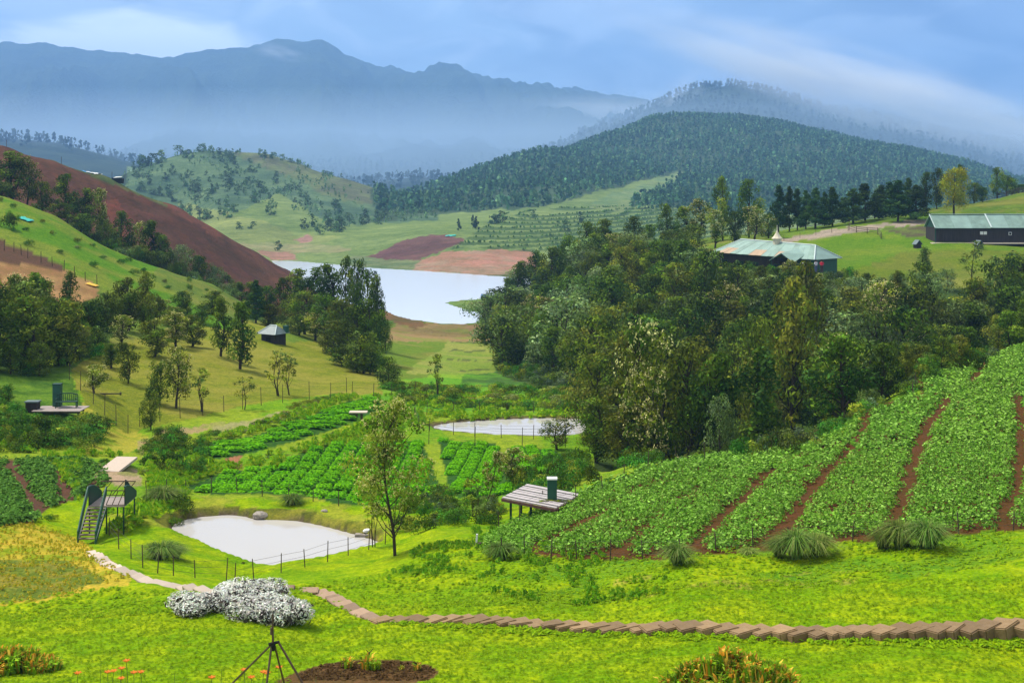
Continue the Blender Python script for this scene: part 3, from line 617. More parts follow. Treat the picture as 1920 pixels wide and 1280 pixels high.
def sample(poly, lo, hi, n, seed, dens=None):
    """spots on the ground inside an outline, even per square metre; also visible in front of ridges only"""
    r = np.random.default_rng(seed); xs = [p[0] for p in poly]; out = []; tries = 0
    x0, x1 = max(min(xs), -880), min(max(xs), 2800)
    while len(out) < n and tries < 60:
        tries += 1; q = 4*n; D = np.sqrt(r.random(q)*(hi*hi-lo*lo)+lo*lo); px = x0+(x1-x0)*r.random(q)
        i = np.interp(np.log(D), _lnr, np.arange(NR)); j = np.interp(px, px_cols, np.arange(NC)); i0 = np.minimum(i.astype(int), NR-2); j0 = np.minimum(j.astype(int), NC-2); a = i-i0; b = j-j0
        z = (WZ[i0, j0]*(1-b)+WZ[i0, j0+1]*b)*(1-a)+(WZ[i0+1, j0]*(1-b)+WZ[i0+1, j0+1]*b)*a
        py = HOR-z*F/D; ok = inpoly(px, py, poly)
        if dens is not None: ok &= dens(px, py, D, r)
        for t in np.where(ok)[0]:
            out.append(((px[t]-CX)/F*D[t], D[t], z[t], px[t], py[t]))
            if len(out) >= n: break
    return np.array(out)
FWOOD = [(700,425),(760,410),(840,402),(1000,392),(1080,372),(1180,345),(1240,330),(1245,347),(1150,387),(1200,400),(2400,430),(2400,200),(1700,180),(1200,180),(700,320)]
def fdens(px, py, D, r):
    clear = inpoly(px, py, [(1090,395),(1130,372),(1200,348),(1265,322),(1300,325),(1250,350),(1190,380),(1170,400)]); return ~clear & (r.random(len(px)) < np.where(py > 355, .55+.5*sstep(fbm(px/40, py/20, 3, 5), -.2, .2), 1))
pts = sample(FWOOD, 830, 2150, 26000, 5, fdens)
far_wood('hillside_forest', pts[:, :3], 5+3.5*rng.random(len(pts)), [(.032, .082, .034), (.048, .11, .042), (.085, .15, .058), (.026, .066, .032)], 7, .22, 6, 'dense dark green forest covering the large rounded hill beyond the lake')
pts = sample([(-850,100),(2750,100),(2750,420),(-850,420)], 2350, 3900, 6500, 8)
far_wood('misty_forest', pts[:, :3], 15+8*rng.random(len(pts)), [(.02, .035, .026), (.03, .045, .03)], 7, .20, 9, 'misty blue forest on the ridges behind the rounded hills')
pts = sample([(150,460),(200,250),(420,270),(560,280),(790,380),(820,412),(700,420),(620,430),(560,400),(480,385),(400,420),(330,440)], 560, 1400, 1500, 12, lambda px, py, D, r: fbm(px/28, py/18, 3, 15)+.25*r.random(len(px)) > .10)
far_wood('hill_scrub', pts[:, :3], 1.6+2.2*rng.random(len(pts)), [(.06, .12, .05), (.085, .15, .06)], 10, .2, 13, 'low scrub scattered over the green hill left of the lake', False)
print('foliage', round(time.time()-T0, 1))
# ------------------------------------------------------------------ planting
LOOK = {'golden_green_tree': 'golden-green rounded tree', 'wattle_tree': 'narrow clumpy dark tree', 'broadleaf_tree': 'rounded dark green tree', 'grey_green_tree': 'silvery grey-green spreading tree', 'feathery_tree': 'olive feathery upright tree', 'blossoming_tree': 'cream-flecked flowering tree', 'conifer': 'pointed dark conifer', 'sapling': 'thin sparse young tree', 'cypress_tree': 'dense columnar tree'}
MARKS = {
 'trees of the slope wood below the lodge': [(980, 560, 'on the low end of the wood nearest the lake'), (1000, 500, 'on the lake-side crest of the wood'), (1150, 480, 'behind the first hump of the wood crest'), (1240, 460, 'below the second hump of the wood crest'), (1240, 560, 'on the mid slope left of the lodge'), (1130, 620, 'low on the slope above the far pond'), (940, 640, 'at the meadow edge of the wood, below its lake end'), (1060, 620, 'above the green bank by the meadow'), (1080, 520, 'on the crest side of the wood toward the lake'), (1180, 560, 'halfway between the lake end and the lodge'), (1180, 680, 'low in the hollow behind the tallest blossoming tree'), (1290, 520, 'just left of the lodge'), (1310, 620, 'two tree rows below the left corner of the lodge'), (1420, 560, 'directly below the middle of the lodge'), (1440, 650, 'behind the golden-green tree'), (1560, 560, 'below the green end wall of the lodge'), (1600, 650, 'behind the pale yellow-flowered tree'), (1700, 560, 'below the pasture between lodge and barn'), (1720, 640, 'above the grassy notch of the crop field'), (1830, 580, 'below the middle of the barn'), (1900, 620, 'above the top corner of the crop field at the right margin'), (1960, 540, 'at the right margin below the barn')],
 'trees of the lower wood beside the crop field': [(1120, 800, 'at the right end of the far pond'), (1180, 860, 'above the shelter end of the crop field'), (1260, 800, 'under the broad blossoming tree'), (1330, 840, 'at the dark edge above the crop field'), (1400, 760, 'at the foot of the golden-green tree'), (1480, 800, 'beside the grassy shoulder of the crop field'), (1560, 720, 'below the pale yellow-flowered tree'), (1650, 700, 'left of the grassy notch of the crop field'), (1780, 680, 'right behind the top edge of the crop field'), (1900, 660, 'behind the top right corner of the crop field')],
 'trees on the wooded knoll left of the lake': [(490, 545, 'left of the hut on the knoll'), (560, 520, 'at the left shoulder of the knoll'), (620, 510, 'on the flat top of the knoll'), (690, 510, 'at the tip of the knoll against the lake'), (590, 600, 'right behind the hut'), (640, 600, 'in the middle of the knoll'), (700, 620, 'on the meadow side of the knoll'), (680, 690, 'at the foot of the knoll')],
 'trees in the gully below the ploughed red hill': [(0, 320, 'at the left margin before the red hill'), (60, 320, 'in the tall clump nearest the left margin'), (150, 360, 'in the second clump from the left'), (215, 430, 'in the low gap before the third clump'), (275, 440, 'in the third clump, in front of the red soil'), (345, 480, 'in the pale bushy stretch lower down'), (420, 530, 'at the low end of the gully near the lake')],
 'front trees of the left wood': [(30, 560, 'under the left end of the bare tan field'), (90, 620, 'above the mossy hump of the viewing deck'), (150, 600, 'by the narrow columnar tree'), (250, 540, 'below the yellow sheet'), (330, 570, 'below the open green slope'), (400, 560, 'nearest the tall thin tree below the hut')],
 'trees along the crest of the wooded slope right of the lake': [(930, 590, 'lowest, at the water'), (990, 490, 'on the lake end of the crest'), (1050, 460, 'in the dip of the crest above the far terraces'), (1120, 420, 'on the first hump of the crest'), (1200, 420, 'between the two humps of the crest'), (1270, 400, 'on the second hump of the crest'), (1350, 360, 'tallest pair left of the conifers'), (1410, 370, 'just left of the conifer row')],
 'conifers in a row along the dirt road': [(1470, 350, 'at the left end of the row'), (1520, 355, 'left of the middle of the row'), (1560, 352, 'in the middle of the row'), (1610, 350, 'right of the middle of the row'), (1660, 350, 'in the dense right part of the row'), (1710, 340, 'at the right end of the row')],
 'trees of the wood under the bare tan field': [(-60, 640, 'of the left wood at the left margin'), (40, 640, 'deep in the left wood'), (130, 620, 'behind the columnar tree'), (230, 580, 'in the middle of the left wood'), (330, 600, 'above the bleached slope'), (430, 580, 'at the right end of the left wood')],
}
MARKS.update({
 'distant trees on the green hill': [(255, 310, 'on the far left shoulder of the green hill'), (290, 330, 'in the dense patch on the left of the green hill'), (338, 280, 'left of the top of the green hill'), (390, 272, 'on the very top of the green hill'), (430, 290, 'right of the top of the green hill'), (500, 290, 'left in the row on the brown ridge behind the green hill'), (540, 300, 'right in the row on the brown ridge behind the green hill'), (610, 325, 'halfway down the brown ridge'), (720, 355, 'at the low saddle before the forest hill'), (460, 435, 'alone on the pale meadow below the green hill')],
 'shrubs at the foot of the lodge': [(1350, 515, 'below the left end of the lodge'), (1430, 520, 'below the middle of the lodge'), (1500, 522, 'below the lodge porch'), (1580, 528, 'below the green end wall of the lodge')],
 'bright shrubs on the grassy shoulder': [(1500, 835, 'at the left end of the grassy shoulder'), (1550, 810, 'in the middle of the grassy shoulder'), (1610, 780, 'at the top of the grassy shoulder')],
 'shrubs edging the lower wood': [(1150, 890, 'behind the upper left edge of the crop field'), (1300, 870, 'at the dark foot of the lower wood'), (1450, 850, 'where the crop field meets the grassy shoulder'), (1580, 790, 'behind the grassy shoulder of the crop field'), (1690, 730, 'at the grassy notch of the crop field'), (1770, 680, 'along the upper rim of the crop field'), (1880, 650, 'behind the top right corner of the crop field')],
 'shrubs behind the plank-roofed shelter': [(960, 930, 'left of the plank-roofed shelter'), (1020, 890, 'right behind the plank-roofed shelter'), (1080, 880, 'behind the right corner of the shelter')],
 'shrubs fringing the far pond': [(770, 745, 'left of the far pond, by the wire fence'), (860, 750, 'behind the left end of the far pond'), (950, 755, 'behind the middle of the far pond'), (1030, 755, 'behind the right end of the far pond'), (1090, 760, 'between the far pond and the wood')],
 'shrubs of the thicket below the viewing deck': [(-150, 790, 'at the left margin below the deck'), (0, 790, 'in the thicket left of the viewing deck'), (60, 800, 'right under the viewing deck'), (60, 840, 'along the top of the left crop field'), (130, 790, 'at the right flank of the thicket by the worn path')],
 'shrubs at the foot of the slope wood': [(950, 690, 'nearest the valley meadow'), (1020, 680, 'on the bright green bank'), (1080, 720, 'above the right end of the far pond')],
 'shrubs on the bank above the crop strip': [(400, 820, 'at the low left end of the bank'), (470, 800, 'in the middle of the bank above the crop strip'), (540, 775, 'where the trodden path bends'), (610, 750, 'at the upper end of the bank')],
 'shrubs along the top of the green slope': [(40, 390, 'under the tall clump at the left margin'), (150, 440, 'under the second clump of gully trees'), (260, 490, 'on the rim in front of the red soil'), (380, 540, 'at the low end of the green slope')],
 'shrubs right of the tall blossoming tree': [(770, 970, 'close to the blossoming tree'), (830, 960, 'at the end of the ditch'), (900, 960, 'toward the plank-roofed shelter')],
 'shrubs under the left wood': [(-50, 680, 'at the left margin under the wood'), (60, 680, 'above the mossy hump'), (170, 660, 'at the corner of the bleached slope')],
 'low shrubs on the open green slope': [(60, 420, 'by the torn teal sheet'), (150, 470, 'in the middle of the open green slope'), (260, 500, 'above the yellow sheet'), (360, 545, 'at the low end of the open slope')],
 'shrubs on the dark mound': [(300, 830, 'on the top of the dark mound'), (350, 870, 'on the right flank of the dark mound'), (280, 870, 'on the left flank of the dark mound')],
 'trees dotted over the green hill flank': [(290, 340, 'on the left shoulder of the green hill'), (380, 320, 'near the top of the green hill'), (450, 350, 'in the middle of the green hill'), (540, 380, 'on the right flank of the green hill'), (600, 410, 'low on the green hill by the pale meadow'), (720, 400, 'where the green hill meets the forest'), (400, 390, 'low on the left of the green hill')],
})
SHR = {'dark_shrub': 'dark leafy shrub', 'grey_green_shrub': 'grey-green shrub', 'green_shrub': 'fresh green shrub', 'olive_shrub': 'olive-green shrub'}
def which(o, look, px, py, group):
    if group in MARKS:
        b = min(MARKS[group], key=lambda t: (t[0]-px)**2+((t[1]-py)*1.4)**2)[2]; o['label'] = '%s %s' % (look, b)
        if len(o['label'].split()) > 16: o['label'] = ' '.join(o['label'].split()[:16])
def tree_at(kind, px, top, D, wpx=None, label=None, group=None, name=None, cat='tree', lean=0.0, halfw=None):
    g = at(px, D); h = -(top-HOR)/F*D-g.z; h = max(h, .8)
    t = random.choice(kind) if isinstance(kind, list) else kind
    v = [p.co for p in ()]
    if not hasattr(t, 'w'):
        co = np.empty(len(t.crown.vertices)*3, np.float32); t.crown.vertices.foreach_get('co', co); co = co.reshape(-1, 3); t.w = np.percentile(np.hypot(co[:, 0], co[:, 1]), 96)*2; t.h = np.percentile(co[:, 2], 99.7)
    h /= t.h
    ws = 1.0 if wpx is None else (wpx/F*D)/(t.w*h)
    o = t.put(g-Vector((0, 0, .05)), h, ws, None, name, label, cat, group, lean)
    which(o, LOOK.get(t.name, 'dark tree'), px, top, group); return o
# -- right skyline, on the ridge by the lake
G1 = 'trees along the crest of the wooded slope right of the lake'
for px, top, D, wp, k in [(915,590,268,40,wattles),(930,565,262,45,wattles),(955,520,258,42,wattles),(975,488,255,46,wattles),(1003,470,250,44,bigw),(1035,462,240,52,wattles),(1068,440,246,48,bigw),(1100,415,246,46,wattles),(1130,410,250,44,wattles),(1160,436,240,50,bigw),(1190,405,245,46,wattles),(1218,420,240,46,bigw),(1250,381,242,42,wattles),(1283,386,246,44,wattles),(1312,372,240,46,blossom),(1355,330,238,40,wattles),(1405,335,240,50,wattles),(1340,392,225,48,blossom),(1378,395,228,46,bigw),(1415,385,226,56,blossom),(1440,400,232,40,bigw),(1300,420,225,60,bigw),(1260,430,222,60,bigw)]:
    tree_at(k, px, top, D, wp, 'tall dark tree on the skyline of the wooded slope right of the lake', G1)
# -- conifers along the road
GC = 'conifers in a row along the dirt road'
for px, top, D, wp in [(1460,347,245,34),(1480,350,250,34),(1495,354,256,30),(1511,357,252,32),(1529,353,246,46),(1546,360,258,30),(1561,351,247,40),(1580,370,262,30),(1600,353,248,46),(1622,344,252,46),(1640,362,262,34),(1652,347,266,36),(1668,341,262,38),(1684,338,244,52),(1703,334,258,34),(1718,347,247,50)]:
    tree_at(conifers, px, top, D, wp*1.3, 'dark conifer in the row beside the dirt road above the lodge', GC, name='conifer')
for px, top, D, wp, lab, k in [(1737,322,276,34,'dark bushy tree left of the tall dark tree behind the yellow-green one',wattles),(1757,315,274,40,'tall dark tree just behind and left of the bright yellow-green tree',bigw),(1800,308,279,30,'dark treetop rising behind the bright yellow-green tree',wattles),(1827,342,280,34,'low round tree right of the bright yellow-green tree',bigw),(1842,350,280,30,'smallest round tree on the pasture crest right of the yellow-green tree',bigw),(1870,313,288,32,'tall dark tree on the pasture crest above the barn roof',wattles),(1888,328,290,30,'middle tree of the three on the pasture crest at the right',wattles),(1898,332,292,28,'rightmost tree on the pasture crest beside the fence',bigw),(1915,345,296,34,'dark tree at the right end of the pasture crest',bigw),(1650,352,275,30,'dark tree behind the conifers above the dirt road',bigw)]:
    tree_at(k, px, top, D, wp, lab)
tree_at(yellow, 1790, 314, 250, 58, 'bright yellow-green round tree on a bare trunk behind the barn')
# -- left gully, in front of the red hill
G2 = 'trees in the gully below the ploughed red hill'
for px, top, D, wp, k in [(-30,290,214,60,wattles),(20,283,212,70,wattles),(52,292,215,50,blossom),(78,340,214,50,bigw),(5,340,208,60,bigw),(125,325,212,56,wattles),(160,352,214,52,wattles),(186,352,216,40,blossom),(112,380,208,50,bigw),(150,400,208,56,bigw),(196,412,210,40,bigw),(228,395,216,50,wattles),(215,440,212,40,bigw),(262,415,218,46,blossom),(285,412,216,50,wattles),(305,440,214,44,wattles),(332,458,220,46,greys),(352,466,222,42,greys),(372,478,222,44,bigw),(300,470,212,50,bigw),(392,492,222,40,greys),(408,500,226,40,greys),(425,515,226,36,bigw),(262,460,210,46,bigw),(330,492,214,40,bigw),(360,508,215,40,greys),(395,522,216,38,bigw),(430,530,220,38,greys),(450,528,232,36,wattles)]:
    tree_at(k, px, top, D, wp, 'dark green tree in the gully between the green slope and the ploughed red hill', G2)
# -- wooded knob left of the lake
G3 = 'trees on the wooded knoll left of the lake'
for px, top, D, wp, k in [(470,528,195,50,wattles),(500,535,190,46,bigw),(530,520,195,46,wattles),(556,503,200,48,wattles),(590,500,198,50,wattles),(618,494,190,52,wattles),(650,480,188,48,wattles),(668,486,182,46,bigw),(690,504,180,46,wattles),(706,515,176,36,wattles),(572,545,170,70,olives),(610,550,165,66,bigw),(640,560,160,66,olives),(668,575,152,70,bigw),(690,560,152,66,wattles),(706,590,150,46,bigw),(650,610,140,72,bigw),(680,620,136,72,bigw),(625,600,152,66,olives),(590,585,165,60,blossom),(560,590,165,56,bigw),(706,640,140,44,bigw),(545,560,178,56,bigw),(668,655,136,60,bigw),(724,600,175,30,bigw),(695,660,136,50,bigw),(640,645,140,50,wattles),(505,570,172,50,olives),(480,560,180,50,bigw)]:
    tree_at(k, px, top, D, wp, 'dark tree packed into the wooded knoll left of the lake', G3)
tree_at(cypress, 130, 508, 128, 38, 'narrow dark columnar tree standing before the bare tan field at left', name='cypress_tree')
tree_at(conifers, 480, 525, 172, 56, 'pointed dark green tree behind the little grey-roofed hut', name='conifer')
# -- singles on the bleached slope
for k, px, top, base, wp, lab in [
 (bigw,240,640,718,36,'small dark round tree with a reddish trunk left on the bleached slope'),(wattles,207,642,690,30,'small dark tree just left of the round tree with reddish trunk'),
 (blossom,332,648,765,52,'cream-flecked tree with two thin trunks in the middle of the bleached slope'),(bigw,300,675,758,44,'dark round tree leaning against the cream-flecked one on the bleached slope'),
 (bigw,282,730,806,32,'lollipop-shaped little tree by the fence corner'),(saplings,377,688,772,36,'slender young tree right of the cream-flecked tree on the slope'),
 (blossom,175,682,736,46,'low cream-flowered tree near the fence at the left edge of the slope'),(wattles,452,565,692,46,'tall thin dark tree on a bare trunk below the hut'),
 (wattles,415,556,668,40,'dark tree left of the tall thin one below the hut'),(saplings,520,652,742,40,'sparse sapling on the slope below the hut'),
 (saplings,541,662,740,30,'sparse sapling nearest the hut, with pale stem'),(saplings,458,704,768,36,'low leafy sapling by the lower fence of the bleached slope'),
 (olives,290,598,668,50,'olive-yellow tree at the upper edge of the bleached slope'),(blossom,328,582,650,44,'cream-tipped tree at the upper edge of the bleached slope'),
 (olives,360,590,650,46,'olive tree right of the cream-tipped one above the bleached slope'),(bigw,728,668,728,38,'small round dark tree at the foot of the wooded knoll'),
 (saplings,818,662,748,30,'leaning young tree on the meadow beyond the far pond')]:
    g = ground(px, base, 88, 175); tree_at(k, px, top, g.y, wp*1.25, lab)
# -- left wood
GL = 'trees of the wood under the bare tan field'
def wood(poly, lo, hi, n, seed, kinds, weights, hmin, hmax, limit, label, group, keep=None, mind=3.0, cat='tree'):
    P = sample(poly, lo, hi, n*3, seed); got = []; r = random.Random(seed)
    for x_, y_, z_, px, py in P:
        if len(got) >= n: break
        if any((x_-a)**2+(y_-b)**2 < mind*mind for a, b in got): continue
        h = r.uniform(hmin, hmax); lim = limit(px, y_)
        top = HOR-(z_+h)*F/y_
        if top < lim: h = -(lim+r.random()*14-HOR)/F*y_-z_
        if h < hmin*.45: continue
        got.append((x_, y_)); k = r.choices(kinds, weights)[0]; t = r.choice(k)
        hh = h; w_ = r.uniform(.85, 1.25)
        o = t.put(Vector((x_, y_, z_-.08)), hh, w_, None, None, label, cat, group); which(o, ('tall ' if h > hmin+.66*(hmax-hmin) else 'low ' if h < hmin+.3*(hmax-hmin) else '')+LOOK.get(t.name, 'dark tree'), px, HOR-(z_+h)*F/y_, group)
    return got
wood([(-700,700),(130,700),(240,625),(430,600),(470,575),(420,560),(300,560),(200,575),(150,600),(-50,610),(-700,560)], 100, 195, 62, 31, [wattles, bigw, olives, blossom, saplings], [3, 3, 3, 1.5, .5], 4.5, 7.5,
     lambda px, D: np.interp(px, [-200, 0, 60, 100, 190, 260, 330, 470], [500, 520, 512, 545, 560, 545, 560, 555]), 'mid-height tree crowded into the wood below the bare tan field', GL, mind=2.6)
for px, top, D, wp, k in [(22,512,116,60,blossom),(62,510,118,66,wattles),(5,560,110,60,bigw),(45,600,106,70,bigw),(95,560,112,66,wattles),(110,600,108,60,bigw),(240,520,134,60,olives),(272,508,137,60,olives),(200,548,130,60,bigw),(300,560,150,50,blossom),(330,575,140,60,olives),(230,590,124,56,blossom),(160,570,124,60,olives),(180,610,116,50,bigw),(345,545,160,50,bigw),(400,545,165,46,wattles),(380,570,155,50,bigw),(150,620,112,50,bigw),(75,640,102,56,bigw),(20,640,101,60,bigw),(-30,560,108,60,bigw)]:
    tree_at(k, px, top, D, wp, 'larger bushy tree at the front of the wood below the bare tan field', 'front trees of the left wood')
# -- the right wood
LODGE_KEEP = 1
def rlimit(px, D):
    if D > 186 and 1300 < px < 1620: return 5000
    if D > 150: return np.interp(px, [900, 1000, 1100, 1250, 1320, 1340, 1420, 1480, 1560, 1600, 1700, 1780, 1850, 1900, 2000], [560, 480, 430, 440, 455, 478, 484, 500, 512, 508, 505, 500, 528, 470, 470])
    if D > 120: return np.interp(px, [900, 1100, 1200, 1350, 1480, 1600, 1700, 1800, 1920], [640, 560, 530, 520, 500, 530, 520, 560, 520])
    return np.interp(px, [1000, 1100, 1200, 1300, 1420, 1500, 1600, 1700, 1800, 1920], [690, 660, 610, 640, 600, 560, 620, 640, 620, 560])
WP = [(925,690),(915,640),(945,600),(1000,560),(1100,505),(1250,475),(1330,500),(1345,535),(1500,535),(1610,545),(1700,540),(1800,545),(2100,550),(2100,690),(1920,680),(1780,700),(1690,760),(1600,800),(1480,860),(1340,890),(1180,915),(1120,880),(1110,800),(1080,740),(1000,700)]
wood(WP, 132, 262, 200, 41, [wattles, bigw, greys, olives, blossom, [golden]], [2.6, 3.4, 1.9, 1.6, .5, .5], 5.5, 9, rlimit, 'tree in the dense mixed wood covering the slope below the lodge', 'trees of the slope wood below the lodge', mind=3.6)
wood(WP, 82, 132, 85, 43, [wattles, bigw, greys, olives, [golden]], [2, 2.8, .6, 2.6, .5], 5, 8.5, rlimit, 'darker tree in the lower wood beside the crop field', 'trees of the lower wood beside the crop field', mind=2.2)
for k, px, top, D, wp, lab in [(blossom,1195,602,88,110,'tall cream-blossoming tree in the lower wood, thick with pale flowers'),(blossom,1225,690,84,120,'broad cream-blossoming tree below the tallest blossoming one'),(golden,1420,592,92,100,'golden-green tree crowned with pale tips above the crop field'),
 (cypress,1425,650,86,100,'dense dark conical tree in front of the golden-green one'),(olives,1490,520,110,110,'very tall dark olive tree in the middle of the lower wood'),(olives,1510,490,128,90,'highest dark tree under the lodge, darker than its neighbours'),(blossom,1575,625,104,84,'pale yellow-flowered tree right of the very tall dark olive tree'),
 (blossom,1045,782,92,70,'cream-flowered tree at the right end of the far pond'),(olives,1120,745,88,90,'dark tree between the far pond and the blossoming trees'),(olives,1290,640,90,110,'dark olive tree right of the cream-blossoming trees'),(wattles,1340,660,88,90,'dark tree above the left edge of the crop field'),
 (greys,1640,580,120,120,'pale grey-green spreading tree above the top of the crop field'),(greys,1350,740,80,60,'small silvery tree at the dark edge of the lower wood'),(bigw,1880,480,150,90,'large dark tree at the right margin above the crop field'),(olives,1830,520,150,60,'dark feathery tree left of the large one at the right margin'),
 (saplings,1825,450,172,50,'nearly bare tree in front of the barn'),(bigw,1732,490,160,60,'dark bushy tree standing out against the pasture below the barn'),(blossom,1480,486,172,40,'yellow-tipped tree in front of the lodge'),(cypress,1733,462,180,26,'small pointed tree below the dog kennel'),
 (greys,1415,520,165,90,'large silvery tree below the left half of the lodge'),(greys,1340,510,172,80,'silvery tree at the left corner of the lodge'),(greys,1290,500,178,80,'silvery tree left of the lodge, lower on the slope'),(wattles,1545,540,150,70,'dark tree right below the lodge porch'),(olives,1770,560,138,90,'dark tree behind the top end of the crop field')]:
    tree_at(k, px, top, D, wp, lab)
for px, top, D, wp, k, lab in [(1385,505,176,70,greys,'pale rounded tree left of the middle of the lodge'),(1450,515,170,80,greys,'pale rounded tree right below the lodge middle'),(1330,545,166,80,greys,'broad pale tree under the left corner of the lodge'),(1400,560,158,90,greys,'broadest pale tree two rows below the lodge'),
 (1270,540,172,70,greys,'pale rounded tree left of the lodge on the mid slope'),(1240,590,160,70,greys,'pale tree behind the tall cream-blossoming tree'),(1620,585,150,80,greys,'pale spreading tree left of the top of the crop field'),(1700,610,128,110,greys,'large pale spreading tree just above the grassy notch'),(1760,600,138,90,greys,'pale spreading tree behind the upper rim of the crop field'),
 (1640,655,112,80,greys,'low pale tree left of the grassy notch'),(1590,520,168,60,greys,'pale tree under the green end wall of the lodge'),(1180,470,215,60,greys,'pale tree on the crest left of the first hump'),(1090,520,215,60,greys,'pale tree low on the crest toward the lake'),(1300,660,110,70,[golden],'golden-green tree between the blossoming trees and the crop field'),(1560,690,100,60,[golden],'small golden-green tree at the grassy shoulder'),(1010,640,160,60,greys,'pale tree at the meadow edge of the slope wood'),(965,655,175,60,greys,'pale tree closest to the valley meadow')]:
    tree_at(k, px, top, D, wp, lab)
# the tall blossoming tree on the lawn brow and its neighbours
big_bloom = Tree('blossoming_tree', 501, lambda t: [.62, 1.0, .95, .62, .55, .62, .5][min(6, int(t*7))], 46, .085, 95, .0115, [MG, (.14, .18, .014), LG], [.45, .35, .2], width=.30, h0=.24, trunk=.013, blossoms=520, cvar=.2, twist=.16, inner=.35, bark=M_bark_dark, bsize=1.0, bcol=(.52, .46, .17))
big_bloom.crown.materials[0] = M_crop
tree_at(big_bloom, 733, 742, ground(737, 1043, 48, 60).y, 165, 'tall slender tree covered in cream blossom alone on the lawn brow by the near pond')
tree_at(saplings, 700, 905, 57, 40, 'short twiggy sapling left of the tall blossoming tree')
thin = Tree('blossoming_sapling', 511, prof_um, 16, .085, 50, .02, [OL, MG], [.5, .5], width=.28, h0=.35, trunk=.014, blossoms=130, lean=-.35)
tree_at(thin, 905, 845, 66, 80, 'thin leaning tree with a few cream flowers beside the ditch', name='blossoming_sapling')
tree_at(saplings, 885, 893, 64, 46, 'twiggy sapling right of the leaning thin tree')
tree_at(blossom, 962, 838, 76, 56, 'cream-flowered bushy tree behind the plank-roofed shelter')
tree_at(saplings, 830, 905, 68, 34, 'pale sapling at the end of the ditch')
# -- trees on the green hill and far meadow
farb = [Tree('distant_tree', 601+i, prof_dome, 9, .2, 16, .09, [(.055, .11, .04), (.08, .14, .05)], [.6, .4], width=.36, h0=.05, limbs=False) for i in range(3)]
farc = Tree('distant_conifer', 611, prof_cone, 12, .13, 14, .08, [(.028, .06, .03)], [1.], width=.28, h0=.03, limbs=False)
for px, top, base, D, k, lab in [(860,410,432,None,farc,'left one of the two dark cypresses on the far meadow'),(887,403,428,None,farc,'right, taller one of the two dark cypresses on the far meadow'),(893,405,430,None,farc,'cypress touching the taller one on the far meadow')]:
    g = ground(px, base, 500, 820); h = (base-top)/F*g.y; farc.put(g, h, .9, None, 'cypress_tree', lab)
hill = [(338,272,300,22),(375,270,296,12),(382,268,298,12),(395,272,298,14),(412,277,302,14),(430,282,304,10),(250,303,315,10),(262,300,320,16),(297,300,325,14),(267,320,345,22),(285,325,347,26),(303,322,347,22),(488,278,295,6),(497,285,297,14),(512,285,298,14),(530,288,303,10),(545,296,308,18),(606,318,330,8),(614,320,333,12),(693,345,362,9),(707,350,365,10),(735,350,369,8),(755,360,380,10),(448,392,441,None),(473,395,440,None)]
for t in hill:
    px, top, base, wp = t
    if wp is None: base = 441; top = 426; wp = 14
    D = 1070 if base < 385 and px > 330 else (1010 if base < 350 else 640)
    g = at(px, D); h = max(3.0, -(top-HOR)/F*D-g.z) if base < 330 or px > 600 else (base-top)/F*D
    tt = random.choice(farb)
    o = tt.put(g-Vector((0, 0, .2)), h, max(.7, (wp/F*D)/(.75*h)), None, 'distant_tree', 'distant tree standing on the green hill left of the lake', 'tree', 'distant trees on the green hill'); which(o, 'tiny distant tree', px, top, 'distant trees on the green hill')
pts = sample([(300,440),(250,330),(330,290),(440,290),(560,350),(700,400),(800,412),(640,440),(560,420),(480,400)], 560, 1090, 130, 17, lambda px, py, D, r: fbm(px/35, py/22, 3, 25) > -.02)
for x_, y_, z_, px, py in pts:
    ft_ = random.choice(farb).put(Vector((x_, y_, z_-.3)), random.uniform(3.5, 7.0), random.uniform(.9, 1.5), None, 'distant_tree', 'bushy tree dotted over the flank of the green hill', 'tree', 'trees dotted over the green hill flank'); which(ft_, 'bushy tree', px, py, 'trees dotted over the green hill flank')
for px, py in [(570,430),(600,440),(640,425),(655,418),(680,422),(520,470),(930,418),(938,417),(925,420),(1000,410),(1090,418),(1060,432),(685,408),(720,408)]:
    g = ground(px, py, 480, 860); random.choice(farb).put(g, random.uniform(4, 6), 1.2, None, 'distant_tree', 'small tree on the pale meadow behind the lake', 'tree', 'small trees on the far meadow')
# terrace hedges
rr = []
pts = sample([(850,468),(900,430),(930,402),(1010,392),(1110,385),(1300,388),(1300,470),(1000,476)], 505, 880, 1500, 19, lambda px, py, D, r: (lambda fz: (fz > .60) & (fz < .95))(((-(py-HOR)/F*D) % 1.0)) & (r.random(len(px)) < .8))
if len(pts): far_wood('terrace_hedge', pts[:, :3]-np.array([0, 0, .1]), .4+.6*rng.random(len(pts)), [(.06, .13, .03), (.09, .16, .035)], 6, .5, 20, 'dark grassy edges running along the far terraces', False)
# ---------------- shrubs
def shrubs(lst, ms, lab, group, name=None):
    for px, py, wp, hp, lo, hi in lst:
        g = ground(px, py, lo, hi); put_bush(ms, g-Vector((0, 0, .05)), wp/F*g.y, hp/F*g.y, lab, name, group)
LAST = [None]
_pb = put_bush
def put_bush(*a, **k):
    LAST[0] = _pb(*a, **k); return LAST[0]
def band(poly, lo, hi, n, seed, ms, w, h, lab, group, mind=.8):
    P = sample(poly, lo, hi, n*3, seed); got = []; q = random.Random(seed)
    for x_, y_, z_, px, py in P:
        if len(got) >= n: break
        if any((x_-a)**2+(y_-b)**2 < mind*mind for a, b in got): continue
        if 35 < px < 172 and 735 < py < 797 and lo == 76: continue
        got.append((x_, y_)); s_ = q.uniform(.7, 1.3); put_bush(q.choice(ms) if isinstance(ms[0], list) else ms, Vector((x_, y_, z_-.06)), w*s_, h*q.uniform(.7, 1.3), lab, None, group)
        which(LAST[0], SHR.get(LAST[0].data.name.split('.')[0], 'leafy shrub'), px, py, group)
